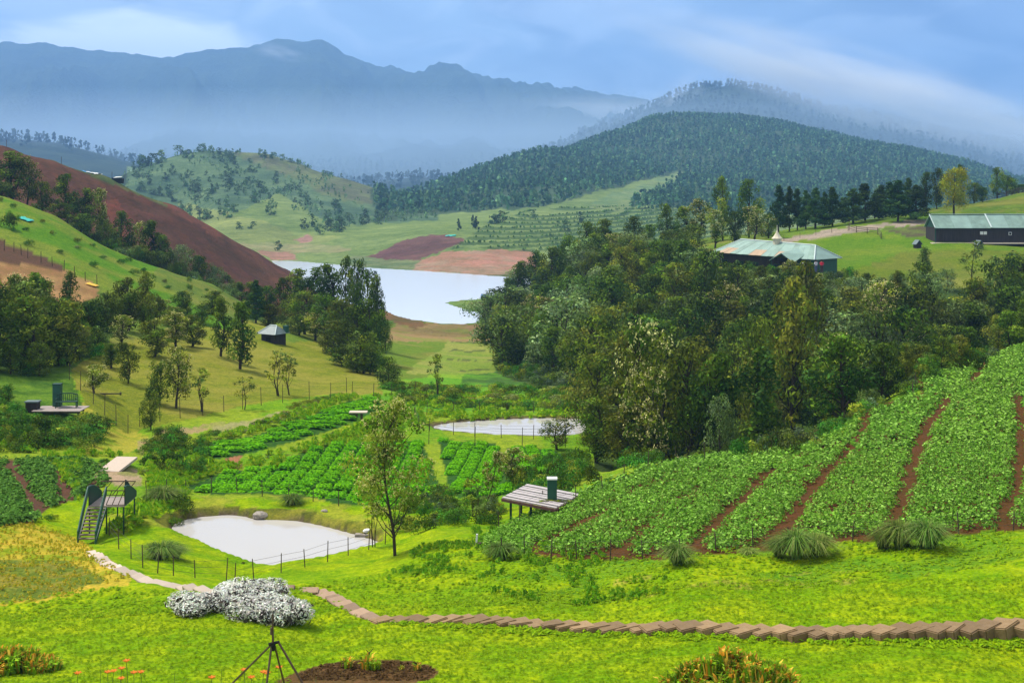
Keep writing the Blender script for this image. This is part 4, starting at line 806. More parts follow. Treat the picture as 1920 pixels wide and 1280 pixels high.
band([(-400,845),(170,845),(195,800),(150,770),(60,760),(0,735),(-400,735)], 76, 100, 125, 51, [bush_dark, bush_green, bush_dark], 2.3, 1.15, 'leafy shrub in the tangled thicket below the viewing deck', 'shrubs of the thicket below the viewing deck', .75)
band([(262,860),(300,812),(360,822),(402,870),(360,895),(290,885)], 68, 96, 26, 52, [bush_dark, bush_green], 1.8, .95, 'dense shrub on the dark mound between path and crop blocks', 'shrubs on the dark mound', .8)
band([(380,818),(480,796),(540,780),(545,757),(640,740),(640,752),(560,775),(550,792),(480,812),(395,835)], 78, 118, 40, 53, [bush_olive, bush_green, bush_dark], 1.3, .5, 'scrubby shrub on the bank above the upper crop strip', 'shrubs on the bank above the crop strip', .9)
band([(410,880),(470,862),(580,835),(640,808),(700,775),(700,790),(650,822),(590,845),(480,878)], 74, 112, 20, 54, [bush_green, bush_olive, bush_grey], 1.0, .32, 'low weedy shrub between the two crop fields', 'low shrubs between the crop fields', .8)
band([(730,728),(760,725),(900,735),(1060,735),(1110,760),(1060,775),(900,768),(760,755)], 104, 150, 60, 55, [bush_dark, bush_olive, bush_green], 2.6, 1.1, 'shrub in the hedge-like fringe behind the far pond', 'shrubs fringing the far pond', 1.2)
band([(930,690),(1000,660),(1080,690),(1110,745),(1040,740),(960,710)], 118, 210, 40, 56, [bush_grey, bush_green], 3.2, 1.7, 'grey-green shrub at the foot of the slope wood', 'shrubs at the foot of the slope wood', 1.6)
band([(745,1000),(740,965),(800,940),(880,930),(940,960),(930,985),(860,985),(800,1008)], 54, 75, 34, 57, [bush_grey, bush_green, bush_dark], 1.5, .95, 'shrub in the thicket right of the tall blossoming tree', 'shrubs right of the tall blossoming tree', .75)
band([(940,955),(1000,880),(1100,860),(1110,905),(1010,950)], 62, 96, 28, 58, [bush_dark, bush_green], 1.8, 1.3, 'dark shrub behind the plank-roofed shelter', 'shrubs behind the plank-roofed shelter', 1.0)
band([(1110,905),(1200,868),(1340,850),(1480,838),(1620,770),(1690,735),(1700,700),(1780,660),(1920,640),(1920,655),(1720,730),(1640,790),(1480,870),(1340,885),(1200,900)], 68, 135, 62, 59, [bush_dark, bush_grey, bush_green], 2.3, 1.5, 'shrub along the edge of the lower wood by the crop field', 'shrubs edging the lower wood', 1.3)
band([(1490,848),(1495,812),(1560,782),(1622,760),(1620,790),(1560,815),(1530,842)], 66, 92, 24, 60, [bush_green, bush_olive], 1.3, .6, 'bright green shrub on the grassy shoulder beside the crop field', 'bright shrubs on the grassy shoulder', .7)
band([(-300,700),(120,705),(230,645),(200,620),(-300,640)], 96, 125, 34, 61, [bush_dark, bush_green], 2.4, 1.6, 'shrub under the front trees of the left wood', 'shrubs under the left wood', 1.4)
band([(520,625),(640,640),(700,690),(705,730),(640,715),(560,655)], 118, 165, 0, 62, [bush_dark], 2.4, 1.6, '', '', 1.4)
band([(0,380),(100,420),(300,510),(440,560),(440,575),(300,530),(0,400)], 196, 228, 46, 63, [bush_dark, bush_grey], 3.6, 2.6, 'shrub along the top edge of the green slope at left', 'shrubs along the top of the green slope', 2.0)
band([(0,375),(200,470),(400,545),(300,560),(100,470),(0,450)], 152, 200, 26, 64, [bush_green, bush_olive], 1.5, .9, 'low green shrub scattered on the open green slope at left', 'low shrubs on the open green slope', 3)
shrubs([(20,430,40,45,150,205)], bush_dark, 'dark round shrub beside the torn teal sheet', None)
shrubs([(455,1056,9,9,50,60)], bush_olive, 'tiny round shrub at the near edge of the pond', None)
shrubs([(335,960,60,42,58,70),(325,985,36,22,56,66)], bush_dark, 'dark shrub overhanging the left bank of the near pond', 'shrubs on the left pond bank')
shrubs([(200,870,34,16,60,80),(95,975,30,18,52,62)], bush_green, 'weedy shrub at the edge of the left crop field', 'weedy shrubs by the left field')
shrubs([(268,890,40,20,66,80)], bush_olive, 'yellowish shrub between the concrete slab and the dark mound', None)
shrubs([(455,1095,26,12,46,54),(480,1098,20,9,46,54)], bush_grey, 'low grey-leaved weed patch by the pond fence', 'weed patches by the pond fence')
band([(1330,512),(1440,512),(1600,520),(1600,535),(1420,530),(1320,522)], 160, 190, 22, 65, [bush_grey, bush_dark], 3.2, 2.0, 'leafy shrub against the foot of the lodge', 'shrubs at the foot of the lodge', 1.6)
# tussocks
for px, py, w_, h_, lo, hi, lab in [(305,942,60,38,56,72,'rounded clump of long dark grass behind the raised walkway'),(303,1048,66,42,48,58,'clump of long dark grass left of the near pond'),(330,1045,38,32,48,58,'smaller grass clump touching the one left of the near pond'),(548,945,44,24,62,70,'clump of long grass on the far bank of the near pond'),
 (1270,1058,56,50,40,46,'lone dark grass clump at the lower edge of the crop field'),(1462,1045,50,46,40,46,'left tuft of the first big clump of pampas-like grass'),(1492,1045,66,66,40,46,'tall middle tuft of the first big clump of pampas-like grass'),(1530,1040,66,50,40,46,'right drooping tuft of the first big clump of pampas-like grass'),
 (1655,1030,46,50,40,46,'left tuft of the second big clump of pampas-like grass'),(1690,1028,70,68,40,46,'tallest tuft of the second big clump of pampas-like grass'),(1740,1026,74,64,40,46,'right tuft of the second big clump of pampas-like grass'),(940,1048,50,40,44,52,'grass clump at the pointed tip of the crop field'),(1405,1042,30,20,40,46,'small grass clump left of the big pampas-like tufts')]:
    g = ground(px, py, lo, hi); o = link('grass_tussock', random.choice(tussocks), None, g, (0, 0, random.random()*6)); s_ = w_/F*g.y/1.0; o.scale = (s_, s_, h_/F*g.y/.78); tag(o, lab, 'grass clump')
print('planted', round(time.time()-T0, 1))
# ------------------------------------------------------------------ crops
def plant_mesh(seed, n, leaf, cols, w, h):
    r = np.random.default_rng(seed); a = r.random(n)*6.283; q = np.sqrt(r.random(n)); P = np.stack([q*w*np.cos(a), q*w*np.sin(a), h*(1-.75*q**2)*(.45+.65*r.random(n))], 1)
    Nn = unit(np.stack([.8*q*np.cos(a), .8*q*np.sin(a), np.ones(n)*.9], 1)+.45*r.normal(size=(n, 3))); V, Q = leafquads(P, Nn, leaf*(.6+.8*r.random(n)), .62, r, -.25)
    c = np.array(cols)[r.integers(len(cols), size=n)]*np.exp(.2*r.normal(size=(n, 1))); return V, Q, np.repeat(c, 4, 0)
def spread(name, pts, variants, label, seed, smin=.8, smax=1.25):
    r = np.random.default_rng(seed); Vs = []; Qs = []; Cs = []; o = 0; vi = r.integers(len(variants), size=len(pts)); an = r.random(len(pts))*6.283; ss = smin+(smax-smin)*r.random(len(pts)); br = np.exp(.10*r.normal(size=len(pts)))
    for k, (V, Q, c) in enumerate(variants):
        s_ = np.where(vi == k)[0]
        if not len(s_): continue
        ca, sa = np.cos(an[s_])[:, None], np.sin(an[s_])[:, None]; m = len(s_)
        x = (V[None, :, 0]*ca-V[None, :, 1]*sa)*ss[s_, None]+pts[s_, 0:1]; y = (V[None, :, 0]*sa+V[None, :, 1]*ca)*ss[s_, None]+pts[s_, 1:2]; z = V[None, :, 2]*ss[s_, None]+pts[s_, 2:3]
        Vs.append(np.stack([x, y, z], -1).reshape(-1, 3)); Qs.append((Q[None]+np.arange(m)[:, None, None]*len(V)+o).reshape(-1, 4)); o += m*len(V); Cs.append((c[None]*br[s_, None, None]).reshape(-1, 3))
    return tag(link(name, mesh_np(name, np.concatenate(Vs), np.concatenate(Qs), M_crop, col=np.concatenate(Cs))), label, kind='stuff')
def dist_lines(px, py, lines):
    d = np.full(len(px), 1e9)
    for L in lines:
        for (x0, y0, w0), (x1, y1, w1) in zip(L[:-1], L[1:]):
            e = np.array([x1-x0, y1-y0]); t = np.clip(((px-x0)*e[0]+(py-y0)*e[1])/(e@e), 0, 1); d = np.minimum(d, np.hypot(px-x0-t*e[0], (py-y0-t*e[1]))-1.65*(w0+(w1-w0)*t))
    return d
FUR = [[(1776,752,6),(1747,793,9),(1723,843,10),(1703,910,11),(1687,967,13),(1660,1015,10)], [(1907,747,8),(1917,793,9),(1913,893,11),(1900,943,12),(1874,990,13)], [(1632,768,8),(1600,843,6),(1573,870,6),(1543,900,8),(1520,927,10),(1493,970,11),(1455,1010,11),(1420,1035,8)],
 [(1520,835,1),(1480,862,3),(1427,903,7),(1390,943,8),(1347,983,9),(1305,1025,9),(1270,1048,8)], [(1400,885,0),(1303,923,3),(1280,938,5),(1255,945,4),(1213,996,5),(1165,1035,8),(1130,1050,8)], [(1160,955,1),(1100,980,6),(1070,996,6),(1040,1013,4),(1000,1033,8)], [(1847,683,5),(1827,713,6)], [(1330,860,0),(1270,885,3),(1180,930,2)], [(1000,1040,5),(1120,1053,7),(1400,1036,5),(1600,1012,4),(1920,992,3)], [(1625,775,9),(1640,760,9),(1690,745,5)], [(1720,690,4),(1725,740,7)]]
fdn = lambda px, py, D, r: (dist_lines(px, py, FUR)+2.5*fbm(px/14, py/9, 3, 91) > 0)
P = sample(FIELD, 43, 112, 60000, 71, fdn)
rw = P[:, 1]-.22*P[:, 0]; cell = np.stack([np.round(rw/.50), np.round((P[:, 0]+.22*P[:, 1])/.32)], 1); _, ui = np.unique(cell, axis=0, return_index=True); P = P[ui]; rw = rw[ui]
P[:, 1] += (np.round(rw/.50)*.50-rw)*.7; print('field plants', len(P))
PC = [(.085, .20, .014), (.125, .26, .022), (.19, .34, .052), (.06, .15, .008)]
nearv = [plant_mesh(700+i, 36, .058, PC, .30, .36) for i in range(6)]; farv = [plant_mesh(710+i, 14, .11, PC, .34, .34) for i in range(5)]
bedid = np.zeros(len(P), int)
for L in (FUR[4], FUR[3], FUR[2], FUR[0], FUR[1]):
    ys = [p[1] for p in L]; bedid += (P[:, 3] > np.interp(P[:, 4], ys, [p[0] for p in L])).astype(int)
for b, nm in enumerate(['bed at the pointed left tip', 'second bed from the left tip', 'middle bed', 'third bed from the right margin', 'wide bed between the two broad red furrows', 'bed at the right margin']):
    for near_, vv in ((True, nearv), (False, farv)):
        s_ = (bedid == b) & ((P[:, 1] < 62) == near_)
        if s_.sum() > 5: spread('potato_crop', P[s_, :3], vv, 'leafy potato crop on red soil, %s part of the %s' % ('lower' if near_ else 'upper', nm), 720+b)
FL2 = [[(20,872,7),(40,905,8),(60,940,8),(84,968,8)], [(112,880,7),(118,905,8),(128,938,8)], [(188,868,4),(172,915,4)]]
P = sample(FIELD_L, 55, 79, 2300, 73, lambda px, py, D, r: (px > -250) & (dist_lines(px, py, FL2)+4*fbm(px/10, py/7, 2, 93) > 0))
spread('bean_crop', P[:, :3], [plant_mesh(730+i, 18, .10, [(.065, .15, .018), (.095, .19, .028), (.045, .11, .012)], .30, .32) for i in range(5)], 'darker green leafy crop in the small field at the left margin', 731)
# blocks of feathery bright green vegetables
def block_mesh(seed):
    r = np.random.default_rng(seed); n = 170; x = r.random(n)*2-1; y = r.random(n)*2-1; e = (1-x**10)*(1-y**10)
    P_ = np.stack([x*.5, y*.5, .27*e**.6*(.8+.3*r.random(n))+.02], 1); Nn = unit(np.stack([x**5*.9, y**5*.9, np.ones(n)], 1)+.32*r.normal(size=(n, 3)))
    V, Q = leafquads(P_, Nn, .085*(.6+.8*r.random(n)), .6, r, -.1); c = np.array([(.10, .31, .002), (.13, .35, .003), (.08, .26, .002)])[r.integers(3, size=n)]*np.exp(.12*r.normal(size=(n, 1)))
    g = np.linspace(-.48, .48, 6); gx, gy = np.meshgrid(g, g); gz = .24*((1-(gx/.5)**8)*(1-(gy/.5)**8))**.6; V2 = np.stack([gx, gy, gz-.02], -1).reshape(-1, 3); ii = np.arange(36).reshape(6, 6); Q2 = np.stack([ii[:-1, :-1], ii[:-1, 1:], ii[1:, 1:], ii[1:, :-1]], -1).reshape(-1, 4)
    return mesh_np('crop_block', np.concatenate([V, V2]), np.concatenate([Q, Q2+len(V)]), M_crop, col=np.concatenate([np.repeat(c, 4, 0), np.tile((.045, .17, .008), (36, 1))]))
blocks = [block_mesh(740+i) for i in range(6)]
def block_field(poly, lo, hi, ang, bw, bd, name, label, skew=0.0, gap=.16):
    W = [ground(px, py, lo, hi) for px, py in poly]; cx = sum(p.x for p in W)/len(W); cy = sum(p.y for p in W)/len(W); Pw = [(p.x, p.y) for p in W]
    root = empty(name, (cx, cy, Hxy(cx, cy))); tag(root, label, 'crop field'); ca, sa = math.cos(ang), math.sin(ang); n = 0; rr = random.Random(int(cx*10))
    for j in range(-30, 31):
        for i in range(-40, 41):
            u = (i+.5*(j % 2)*0)*bw+skew*j*bd; v = j*bd; x_ = cx+u*ca-v*sa; y_ = cy+u*sa+v*ca
            if not inpoly(np.array([x_]), np.array([y_]), Pw)[0] or polydist(np.array([x_]), np.array([y_]), Pw)[0] < bw*.25: continue
            z_ = Hxy(x_, y_); zx = Hxy(x_+.4, y_); zy = Hxy(x_, y_+.5); o = link('crop_block', rr.choice(blocks), root, (x_-cx, y_-cy, z_-root.location.z-.03)); n += 1
            o.rotation_euler = (math.atan2(zy-z_, .5), -math.atan2(zx-z_, .4), ang+rr.uniform(-.05, .05)); o.scale = ((bw-gap*.6)*rr.uniform(.97, 1.04), (bd-gap*2.3)*rr.uniform(.94, 1.05), rr.uniform(.75, 1.1))
    print(name, n); return root
block_field(CARA, 66, 100, .10, 1.05, 1.35, 'vegetable_field', 'largest bright green field planted in square blocks, behind the near pond', .10)
block_field(CARB, 78, 118, .62, 1.5, 1.3, 'vegetable_field', 'long narrow bright green field strip climbing to the right above the block field', .1)
block_field(CARC, 66, 100, -.06, 1.0, 1.3, 'vegetable_field', 'smaller bright green block field right of the ditch', 0)
block_field(CARD, 66, 100, .05, 1.0, 1.3, 'vegetable_field', 'smallest bright green crop patch, right of the cream-flowered bush', 0)

# ------------------------------------------------------------------ path
def stone_mat(name, c, c2):
    m = mat(name, c, .85, .2); t_ = m.node_tree; n = noise_node(m, 5, 6, rough=.7); r = N('ShaderNodeMix', t_, data_type='RGBA'); mlink(m, n.outputs[0], r.inputs[0]); r.inputs[6].default_value = (*c, 1); r.inputs[7].default_value = (*c2, 1)
    oi = N('ShaderNodeObjectInfo', t_); h = N('ShaderNodeHueSaturation', t_); mr = N('ShaderNodeMapRange', t_); mlink(m, oi.outputs['Random'], mr.inputs[0]); mr.inputs[3].default_value = .72; mr.inputs[4].default_value = 1.3
    mlink(m, mr.outputs[0], h.inputs['Value']); mlink(m, r.outputs[2], h.inputs['Color']); mlink(m, h.outputs[0], t_.nodes['Principled BSDF'].inputs['Base Color']); bump(m, noise_node(m, 14, 5).outputs[0], .5, .03); return m
M_slab = stone_mat('weathered_stone', (.15, .088, .038), (.33, .225, .12)); M_conc = stone_mat('pale_concrete', (.42, .33, .26), (.55, .45, .36))
M_dirtslab = stone_mat('muddy_stone', (.22, .14, .085), (.36, .25, .17))
def slab_mesh(seed, m):
    r = random.Random(seed); bm = bmesh.new(); bmesh.ops.create_cube(bm, size=1.0)
    for v in bm.verts: v.co.x += r.uniform(-.06, .06); v.co.y += r.uniform(-.05, .05); v.co.z += r.uniform(-.06, .06)*(v.co.z > 0)
    bmesh.ops.bevel(bm, geom=bm.edges[:], offset=.05, segments=2, affect='EDGES'); me = bpy.data.meshes.new('stone_slab'); bm.to_mesh(me); bm.free(); me.materials.append(m); return me
slabs = [slab_mesh(i, M_slab) for i in range(6)]; slabs_d = [slab_mesh(i+10, M_dirtslab) for i in range(4)]; slabs_c = [slab_mesh(i+20, M_conc) for i in range(4)]
def pathway(pts, ms, name, step, wid, yaw, lift, thick, lo, hi, stag=.0):
    W = [ground(px, py, lo, hi) for px, py in pts]; root = empty(name, W[0]); tag(root, None, kind='structure'); L = [0.0]
    for a, b in zip(W[:-1], W[1:]): L.append(L[-1]+math.hypot(b.x-a.x, b.y-a.y))
    s_ = 0; k = 0; rr = random.Random(4)
    while s_ < L[-1]:
        st = step*rr.uniform(.8, 1.2); x_ = np.interp(s_+st/2, L, [p.x for p in W]); y_ = np.interp(s_+st/2, L, [p.y for p in W]); x2 = np.interp(s_+st/2+.2, L, [p.x for p in W]); y2 = np.interp(s_+st/2+.2, L, [p.y for p in W]); s_ += st
        d = math.atan2(y2-y_, x2-x_) if (x2 != x_ or y2 != y_) else 0
        x_ += rr.uniform(-stag, stag); y_ += rr.uniform(-stag, stag)*.5
        o = link('stone_slab', rr.choice(ms), root, (x_-W[0].x, y_-W[0].y, Hxy(x_, y_)+(lift(x_/y_*F+CX) if callable(lift) else lift)-thick/2-W[0].z)); o.scale = (st*(1.4 if yaw else 1.18), wid*rr.uniform(.85, 1.12), thick); o.rotation_euler = (rr.uniform(-.03, .03)+.10, rr.uniform(-.04, .04)-(.09 if yaw else 0), d+yaw+rr.uniform(-.08, .08)); k += 1
    print(name, k); return root
pathway([(705,1163),(760,1163),(860,1163),(960,1168),(1060,1177),(1200,1184),(1400,1190),(1600,1193),(1760,1192),(1920,1186),(2080,1178)], slabs, 'stone_path', .44, .70, -.85, lambda px: .05+.22*max(0, (px-700)/1200), .5, 30, 42, .02)
pathway([(520,1104),(560,1105),(600,1113),(640,1130),(670,1148),(700,1160)], slabs_d, 'dirt_path', .62, .50, 0, .05, .16, 35, 46, .03)
pathway([(171,1037),(200,1058),(240,1076),(280,1092),(340,1103),(400,1110)], slabs_c, 'garden_path', .75, .45, 0, .05, .14, 38, 58, .02)

# ------------------------------------------------------------------ lawn clumps
P = sample([(-20,1130),(200,1100),(420,1115),(700,1080),(900,1000),(1100,1045),(1920,995),(1920,1290),(-20,1290)], 28, 56, 4500, 81, lambda px, py, D, r: (D > 39.0))
tuf = []
for i in range(5):
    r = np.random.default_rng(750+i); n = 9; a = r.random(n)*6.283; P_ = np.stack([.07*np.cos(a)*r.random(n), .07*np.sin(a)*r.random(n), .03+.03*r.random(n)], 1); Nn = unit(np.stack([np.cos(a)*.5, np.sin(a)*.5, 1+0*a], 1)); V, Q = leafquads(P_, Nn, .06, .3, r); V[:, 2] = np.maximum(V[:, 2], -.01)
    tuf.append((V, Q, np.repeat(np.array([(.15, .27, .003), (.19, .28, .004), (.13, .24, .003)])[r.integers(3, size=n)], 4, 0)))
spread('lawn_grass', P[:, :3], tuf, 'short bright green grass tufts over the lawn and its bank', 755, .6, 1.2)
finet = []
for i in range(6):
    r = np.random.default_rng(770+i); n = 6; a = r.random(n)*6.283; P_ = np.stack([.06*np.cos(a)*r.random(n), .06*np.sin(a)*r.random(n), .015+.02*r.random(n)], 1); Nn = unit(np.stack([np.cos(a)*.8, np.sin(a)*.8, 1+0*a], 1)); V, Q = leafquads(P_, Nn, .038, .22, r); V[:, 2] = np.maximum(V[:, 2], 0)
    finet.append((V, Q, np.repeat(np.array([(.125, .21, .003), (.155, .225, .004), (.11, .19, .003)])[r.integers(3, size=n)], 4, 0)))
P = sample([(-20,1100),(400,1105),(700,1150),(1000,1100),(1940,1080),(1940,1300),(-20,1300)], 29, 41, 17000, 86, lambda px, py, D, r: ~inpoly(px, py, [(545,1300),(545,1262),(620,1240),(780,1236),(828,1258),(760,1300)]))
spread('lawn_grass', P[:, :3], finet, 'short mown grass blades of the lawn in front', 771, .7, 1.3)
P = sample([(560,1275),(560,1262),(620,1243),(700,1238),(780,1242),(820,1258),(800,1275)], 28.5, 33, 900, 87)
clod = []
for i in range(3):
    r = np.random.default_rng(780+i); n = 5; P_ = r.normal(size=(n, 3))*.02; Nn = unit(r.normal(size=(n, 3))+[0, 0, 1]); V, Q = leafquads(P_, Nn, .03, .8, r); clod.append((V, Q, np.tile((.07, .038, .014), (4*n, 1))))
spread('soil_clods', P[:, :3], clod, 'crumbly brown soil clods in the round flower bed', 781, .6, 1.5)
P = sample([(-20,985),(60,980),(150,1010),(190,1040),(250,1080),(120,1118),(-20,1140)], 38, 60, 900, 82)
tg = []
for i in range(4):
    r = np.random.default_rng(760+i); n = 14; a = r.random(n)*6.283; P_ = np.stack([.14*np.cos(a)*r.random(n), .14*np.sin(a)*r.random(n), .10+.10*r.random(n)], 1); Nn = unit(np.stack([np.cos(a), np.sin(a), .4+0*a], 1)); V, Q = leafquads(P_, Nn, .13, .3, r)
    tg.append((V, Q, np.repeat(np.array([(.50, .42, .03), (.30, .33, .02), (.60, .42, .04), (.24, .30, .02)])[r.integers(4, size=n)], 4, 0)))
spread('rough_grass', P[:, :3], tg, 'knee-high golden rough grass at the left margin', 765, .25, .5)
tw = [(V, Q, np.array(c)*np.array([[.55, .8, .9]])) for V, Q, c in tg]
P = sample([(800,1010),(900,990),(1250,1065),(1250,1130),(1100,1140),(820,1110),(720,1090)], 39, 60, 900, 83, lambda px, py, D, r: fbm(px/30, py/16, 3, 95) > .08)
spread('weed_patches', P[:, :3], [(V, Q, c*np.array([[.33, .72, .35]])) for V, Q, c in tg], 'darker leafy weeds in patches on the grassy bank below the crop field', 766, .4, .9)
P = sample([(-50,700),(-50,850),(170,850),(270,860),(380,830),(640,745),(780,740),(1110,740),(1110,780),(760,800),(700,900),(360,930),(240,1000),(200,1000)], 58, 135, 3400, 84, lambda px, py, D, r: ~inpoly(px, py, CARA) & ~inpoly(px, py, CARB) & ~inpoly(px, py-16, CARA) & ~inpoly(px, py-12, CARB) & ~inpoly(px, py, [(150,855),(275,860),(280,930),(235,960),(150,960)]) & (fbm(px/20, py/10, 3, 96) > -.1) & (r.random(len(px)) < 60/D))
spread('meadow_grass', P[:, :3], [(V, Q, c*np.array([[.5, .95, .4]])) for V, Q, c in tg], 'tall meadow grass between the ponds and fields', 767, .8, 1.9)
P = sample([(940,1175),(1920,1200),(1920,1220),(940,1190),(730,1170),(740,1165)], 30, 38, 500, 85)
spread('edge_grass', P[:, :3], tuf, 'ragged grass along the front edge of the stone path', 768, .8, 1.6)
# ------------------------------------------------------------------ buildings and small things
def cmat(name, c, rough=.7, spec=.3, ns=2.0, lo=.8, hi=1.15, vs=None, bs=None):
    m = mat(name, c, rough, spec); t_ = m.node_tree; rgb = N('ShaderNodeRGB', t_); rgb.outputs[0].default_value = (*c, 1)
    mlink(m, vary(m, rgb.outputs[0], noise_node(m, ns, 5, vscale=vs).outputs[0], lo, hi), t_.nodes['Principled BSDF'].inputs['Base Color'])
    if bs: bump(m, noise_node(m, bs, 4).outputs[0], .5, .02)
    return m
M_roof = cmat('pale_green_sheet', (.22, .33, .28), .5, .4, .6, .8, 1.15); M_roof2 = cmat('pale_green_sheet_worn', (.18, .275, .225), .5, .4, .8, .7, 1.25); M_tan = cmat('tan_sheet', (.42, .30, .20), .7, .2, 1)
M_ridge = mat('ridge_capping', (.5, .58, .55), .5); M_darkwood = cmat('dark_boarding', (.035, .028, .026), .8, .2, 1.2, .6, 1.5, (6, 6, .4)); M_deep = mat('dark_opening', (.01, .01, .01), .9)
M_green = cmat('green_paint', (.018, .085, .055), .45, .4, 3, .8, 1.2); M_greend = cmat('dark_green_paint', (.012, .05, .035), .5, .3, 3); M_post = cmat('post_wood', (.09, .065, .045), .9, .1, 6, .6, 1.4)
M_plank = cmat('silvered_planks', (.44, .39, .38), .7, .3, 3, .75, 1.2, (.5, 4, 4), 10); M_deck = cmat('weathered_planks', (.33, .27, .24), .75, .25, 3, .7, 1.25, (.5, 4, 4), 10); M_step = cmat('step_boards', (.20, .155, .115), .8, .2, 4, .7, 1.25); M_white = mat('white_paint', (.75, .74, .70), .6); M_cream = cmat('cream_plaster', (.62, .55, .40), .8, .2, 2)
M_greysheet = cmat('grey_green_sheet', (.11, .15, .15), .5, .4, 2); M_wire = mat('wire', (.09, .085, .08), .6); M_rock = cmat('rock', (.30, .26, .22), .9, .1, 3, .6, 1.3, None, 6); M_rust = mat('rusty_metal', (.10, .055, .04), .7)
M_blue = mat('blue_sheet', (.05, .30, .60), .5); M_teal = mat('teal_sheet', (.03, .42, .34), .5); M_yel = mat('yellow_sheet', (.75, .42, .03), .6); M_log = mat('log', (.06, .05, .04), .9)
def poly_slab(mb, pts, th):
    """a thin panel through four corner points with real thickness, hanging below them"""
    p = [Vector(q) for q in pts]; n = (p[1]-p[0]).cross(p[3]-p[0]).normalized(); n = -n if n.z > 0 else n
    v = p+[q+n*th for q in p]; k = len(p); mb.add(v, [tuple(range(k)), tuple(range(k, 2*k))[::-1]]+[(i, i+k, (i+1) % k+k, (i+1) % k) for i in range(k)])
# --- lodge
A = Vector((30.2, 194, -11.5)); B = Vector((42.4, 179.5, -11.75)); u = Vector((B.x-A.x, B.y-A.y, 0)); L = u.length; u.normalize(); v = Vector((-u.y, u.x, 0)); v = v if v.y > 0 else -v
lodge = empty('lodge', A, 0); tag(lodge, 'long low lodge with pale green hipped roof and a pointed cream turret', 'building')
def lp(s, t, z): return u*s+v*t+Vector((0, 0, z+(-.25)*s/L))
mb = MB(); mb.add([lp(.5, .6, -3.4), lp(L-.5, .6, -3.4), lp(L-.5, 5.9, -3.4), lp(.5, 5.9, -3.4), lp(.5, .6, .05), lp(L-.5, .6, .05), lp(L-.5, 5.9, .05), lp(.5, 5.9, .05)], [(0, 1, 5, 4), (1, 2, 6, 5), (2, 3, 7, 6), (3, 0, 4, 7)]); mb.build('wall', M_darkwood, lodge)
mb = MB(); mb.add([lp(L-4.6, .55, -3.4), lp(L-.45, .55, -3.4), lp(L-.45, 5.95, -3.4), lp(L-4.6, 5.95, -3.4), lp(L-4.6, .55, 0), lp(L-.45, .55, 0), lp(L-.45, 5.95, 0), lp(L-4.6, 5.95, 0)], [(0, 1, 5, 4), (1, 2, 6, 5)]); w2 = mb.build('wall', M_green, lodge); w2['label'] = 'green painted end wall'
ra, rb_ = lp(3.0, 3.25, 1.95), lp(L-2.2, 3.25, 1.8)
roofs = [('front slope', [lp(0, 0, 0), lp(L, 0, 0), rb_, ra]), ('back slope', [lp(L, 6.5, 0), lp(0, 6.5, 0), ra, rb_]), ('right hip', [lp(L, 0, 0), lp(L, 6.5, 0), rb_+v*.02, rb_-v*.02]), ('left hip', [lp(0, 6.5, 0), lp(0, 0, 0), ra-v*.02, ra+v*.02])]
mb = MB(); poly_slab(mb, roofs[1][1], .1); poly_slab(mb, roofs[2][1], .1); poly_slab(mb, roofs[3][1], .1); roof = mb.build('roof', M_roof, lodge)
nsh = 16
for i in range(nsh):                                  # the front slope is laid in sheets
    a, b = i/nsh, (i+1)/nsh; p0 = lp(L*a+.02, 0, .01*(i % 2)); p1 = lp(L*b-.02, 0, .01*(i % 2)); q0 = ra.lerp(rb_, a); q1 = ra.lerp(rb_, b)
    mb = MB(); k = .40 if i in (1, 2, 3, 6, 7, 10) else 0
    lift = Vector((0, 0, .015*(i % 2))); mb2 = MB(); poly_slab(mb, [p0.lerp(q0, k)+lift, p1.lerp(q1, k)+lift, q1+lift, q0+lift], .08); mb.build('roof_sheet', M_roof if i % 3 else M_roof2, roof)
    if k: poly_slab(mb2, [p0+lift, p1+lift, p1.lerp(q1, k)+lift, p0.lerp(q0, k)+lift], .08); mb2.build('roof_sheet', M_tan if i != 3 else M_roof2, roof)
mb = MB(); mb.bar(ra+Vector((0, 0, .03)), rb_+Vector((0, 0, .03)), .11); mb.bar(rb_, lp(L, 0, .02), .1); mb.bar(rb_, lp(L, 6.5, .02), .1); mb.bar(ra, lp(0, 0, .02), .08); mb.build('ridge_cap', M_ridge, roof)
for s_ in (L*.76,):                              # cross gables over the porches
    g = MB(); gz = 1.15; apex = lp(s_, -1.6, gz-.4); back = lp(s_, 3.0, gz+.25)
    poly_slab(g, [lp(s_-2.2, -1.6, -.45), apex, back, lp(s_-2.2, 1.2, .6)], .08); poly_slab(g, [apex, lp(s_+2.2, -1.6, -.45), lp(s_+2.2, 1.2, .6), back], .08); g.build('porch_roof', M_roof, lodge)
    for q in (-1.9, 1.9): g = MB(); g.bar(lp(s_+q, -1.4, -3.4), lp(s_+q, -1.4, -.35), .09); g.build('post', M_greend, lodge)
for s_ in (2.2, 5.2, 8.0, 12.0, 15.2):
    g = MB(); c = lp(s_, .58, -1.5); M_ = Matrix((u, v, Vector((0, 0, 1)))).transposed(); g.box(c, (1.1, .1, .9), M_); f = g.build('window', M_greend, lodge); g = MB(); g.box(c-v*.06, (.9, .03, .7), M_); g.build('pane', mat('dark_glass', (.02, .025, .03), .15, .5), f)
g = MB(); g.box(lp(L*.80, .58, -2.3), (1.0, .1, 2.0), Matrix((u, v, Vector((0, 0, 1)))).transposed()); g.build('door', M_deep, lodge)
tc_ = ra.lerp(rb_, .50)
g = MB(); g.prism([(tc_.x+.62*math.cos(t), tc_.y+.62*math.sin(t)) for t in [i*math.pi/4 for i in range(8)]], tc_.z-.6, tc_.z+.55); tur = g.build('turret', M_cream, lodge)
g = MB(); n_s = 8; rings = [(.85, .55), (.55, .85), (.22, 1.35), (.07, 1.75), (.05, 2.5)]
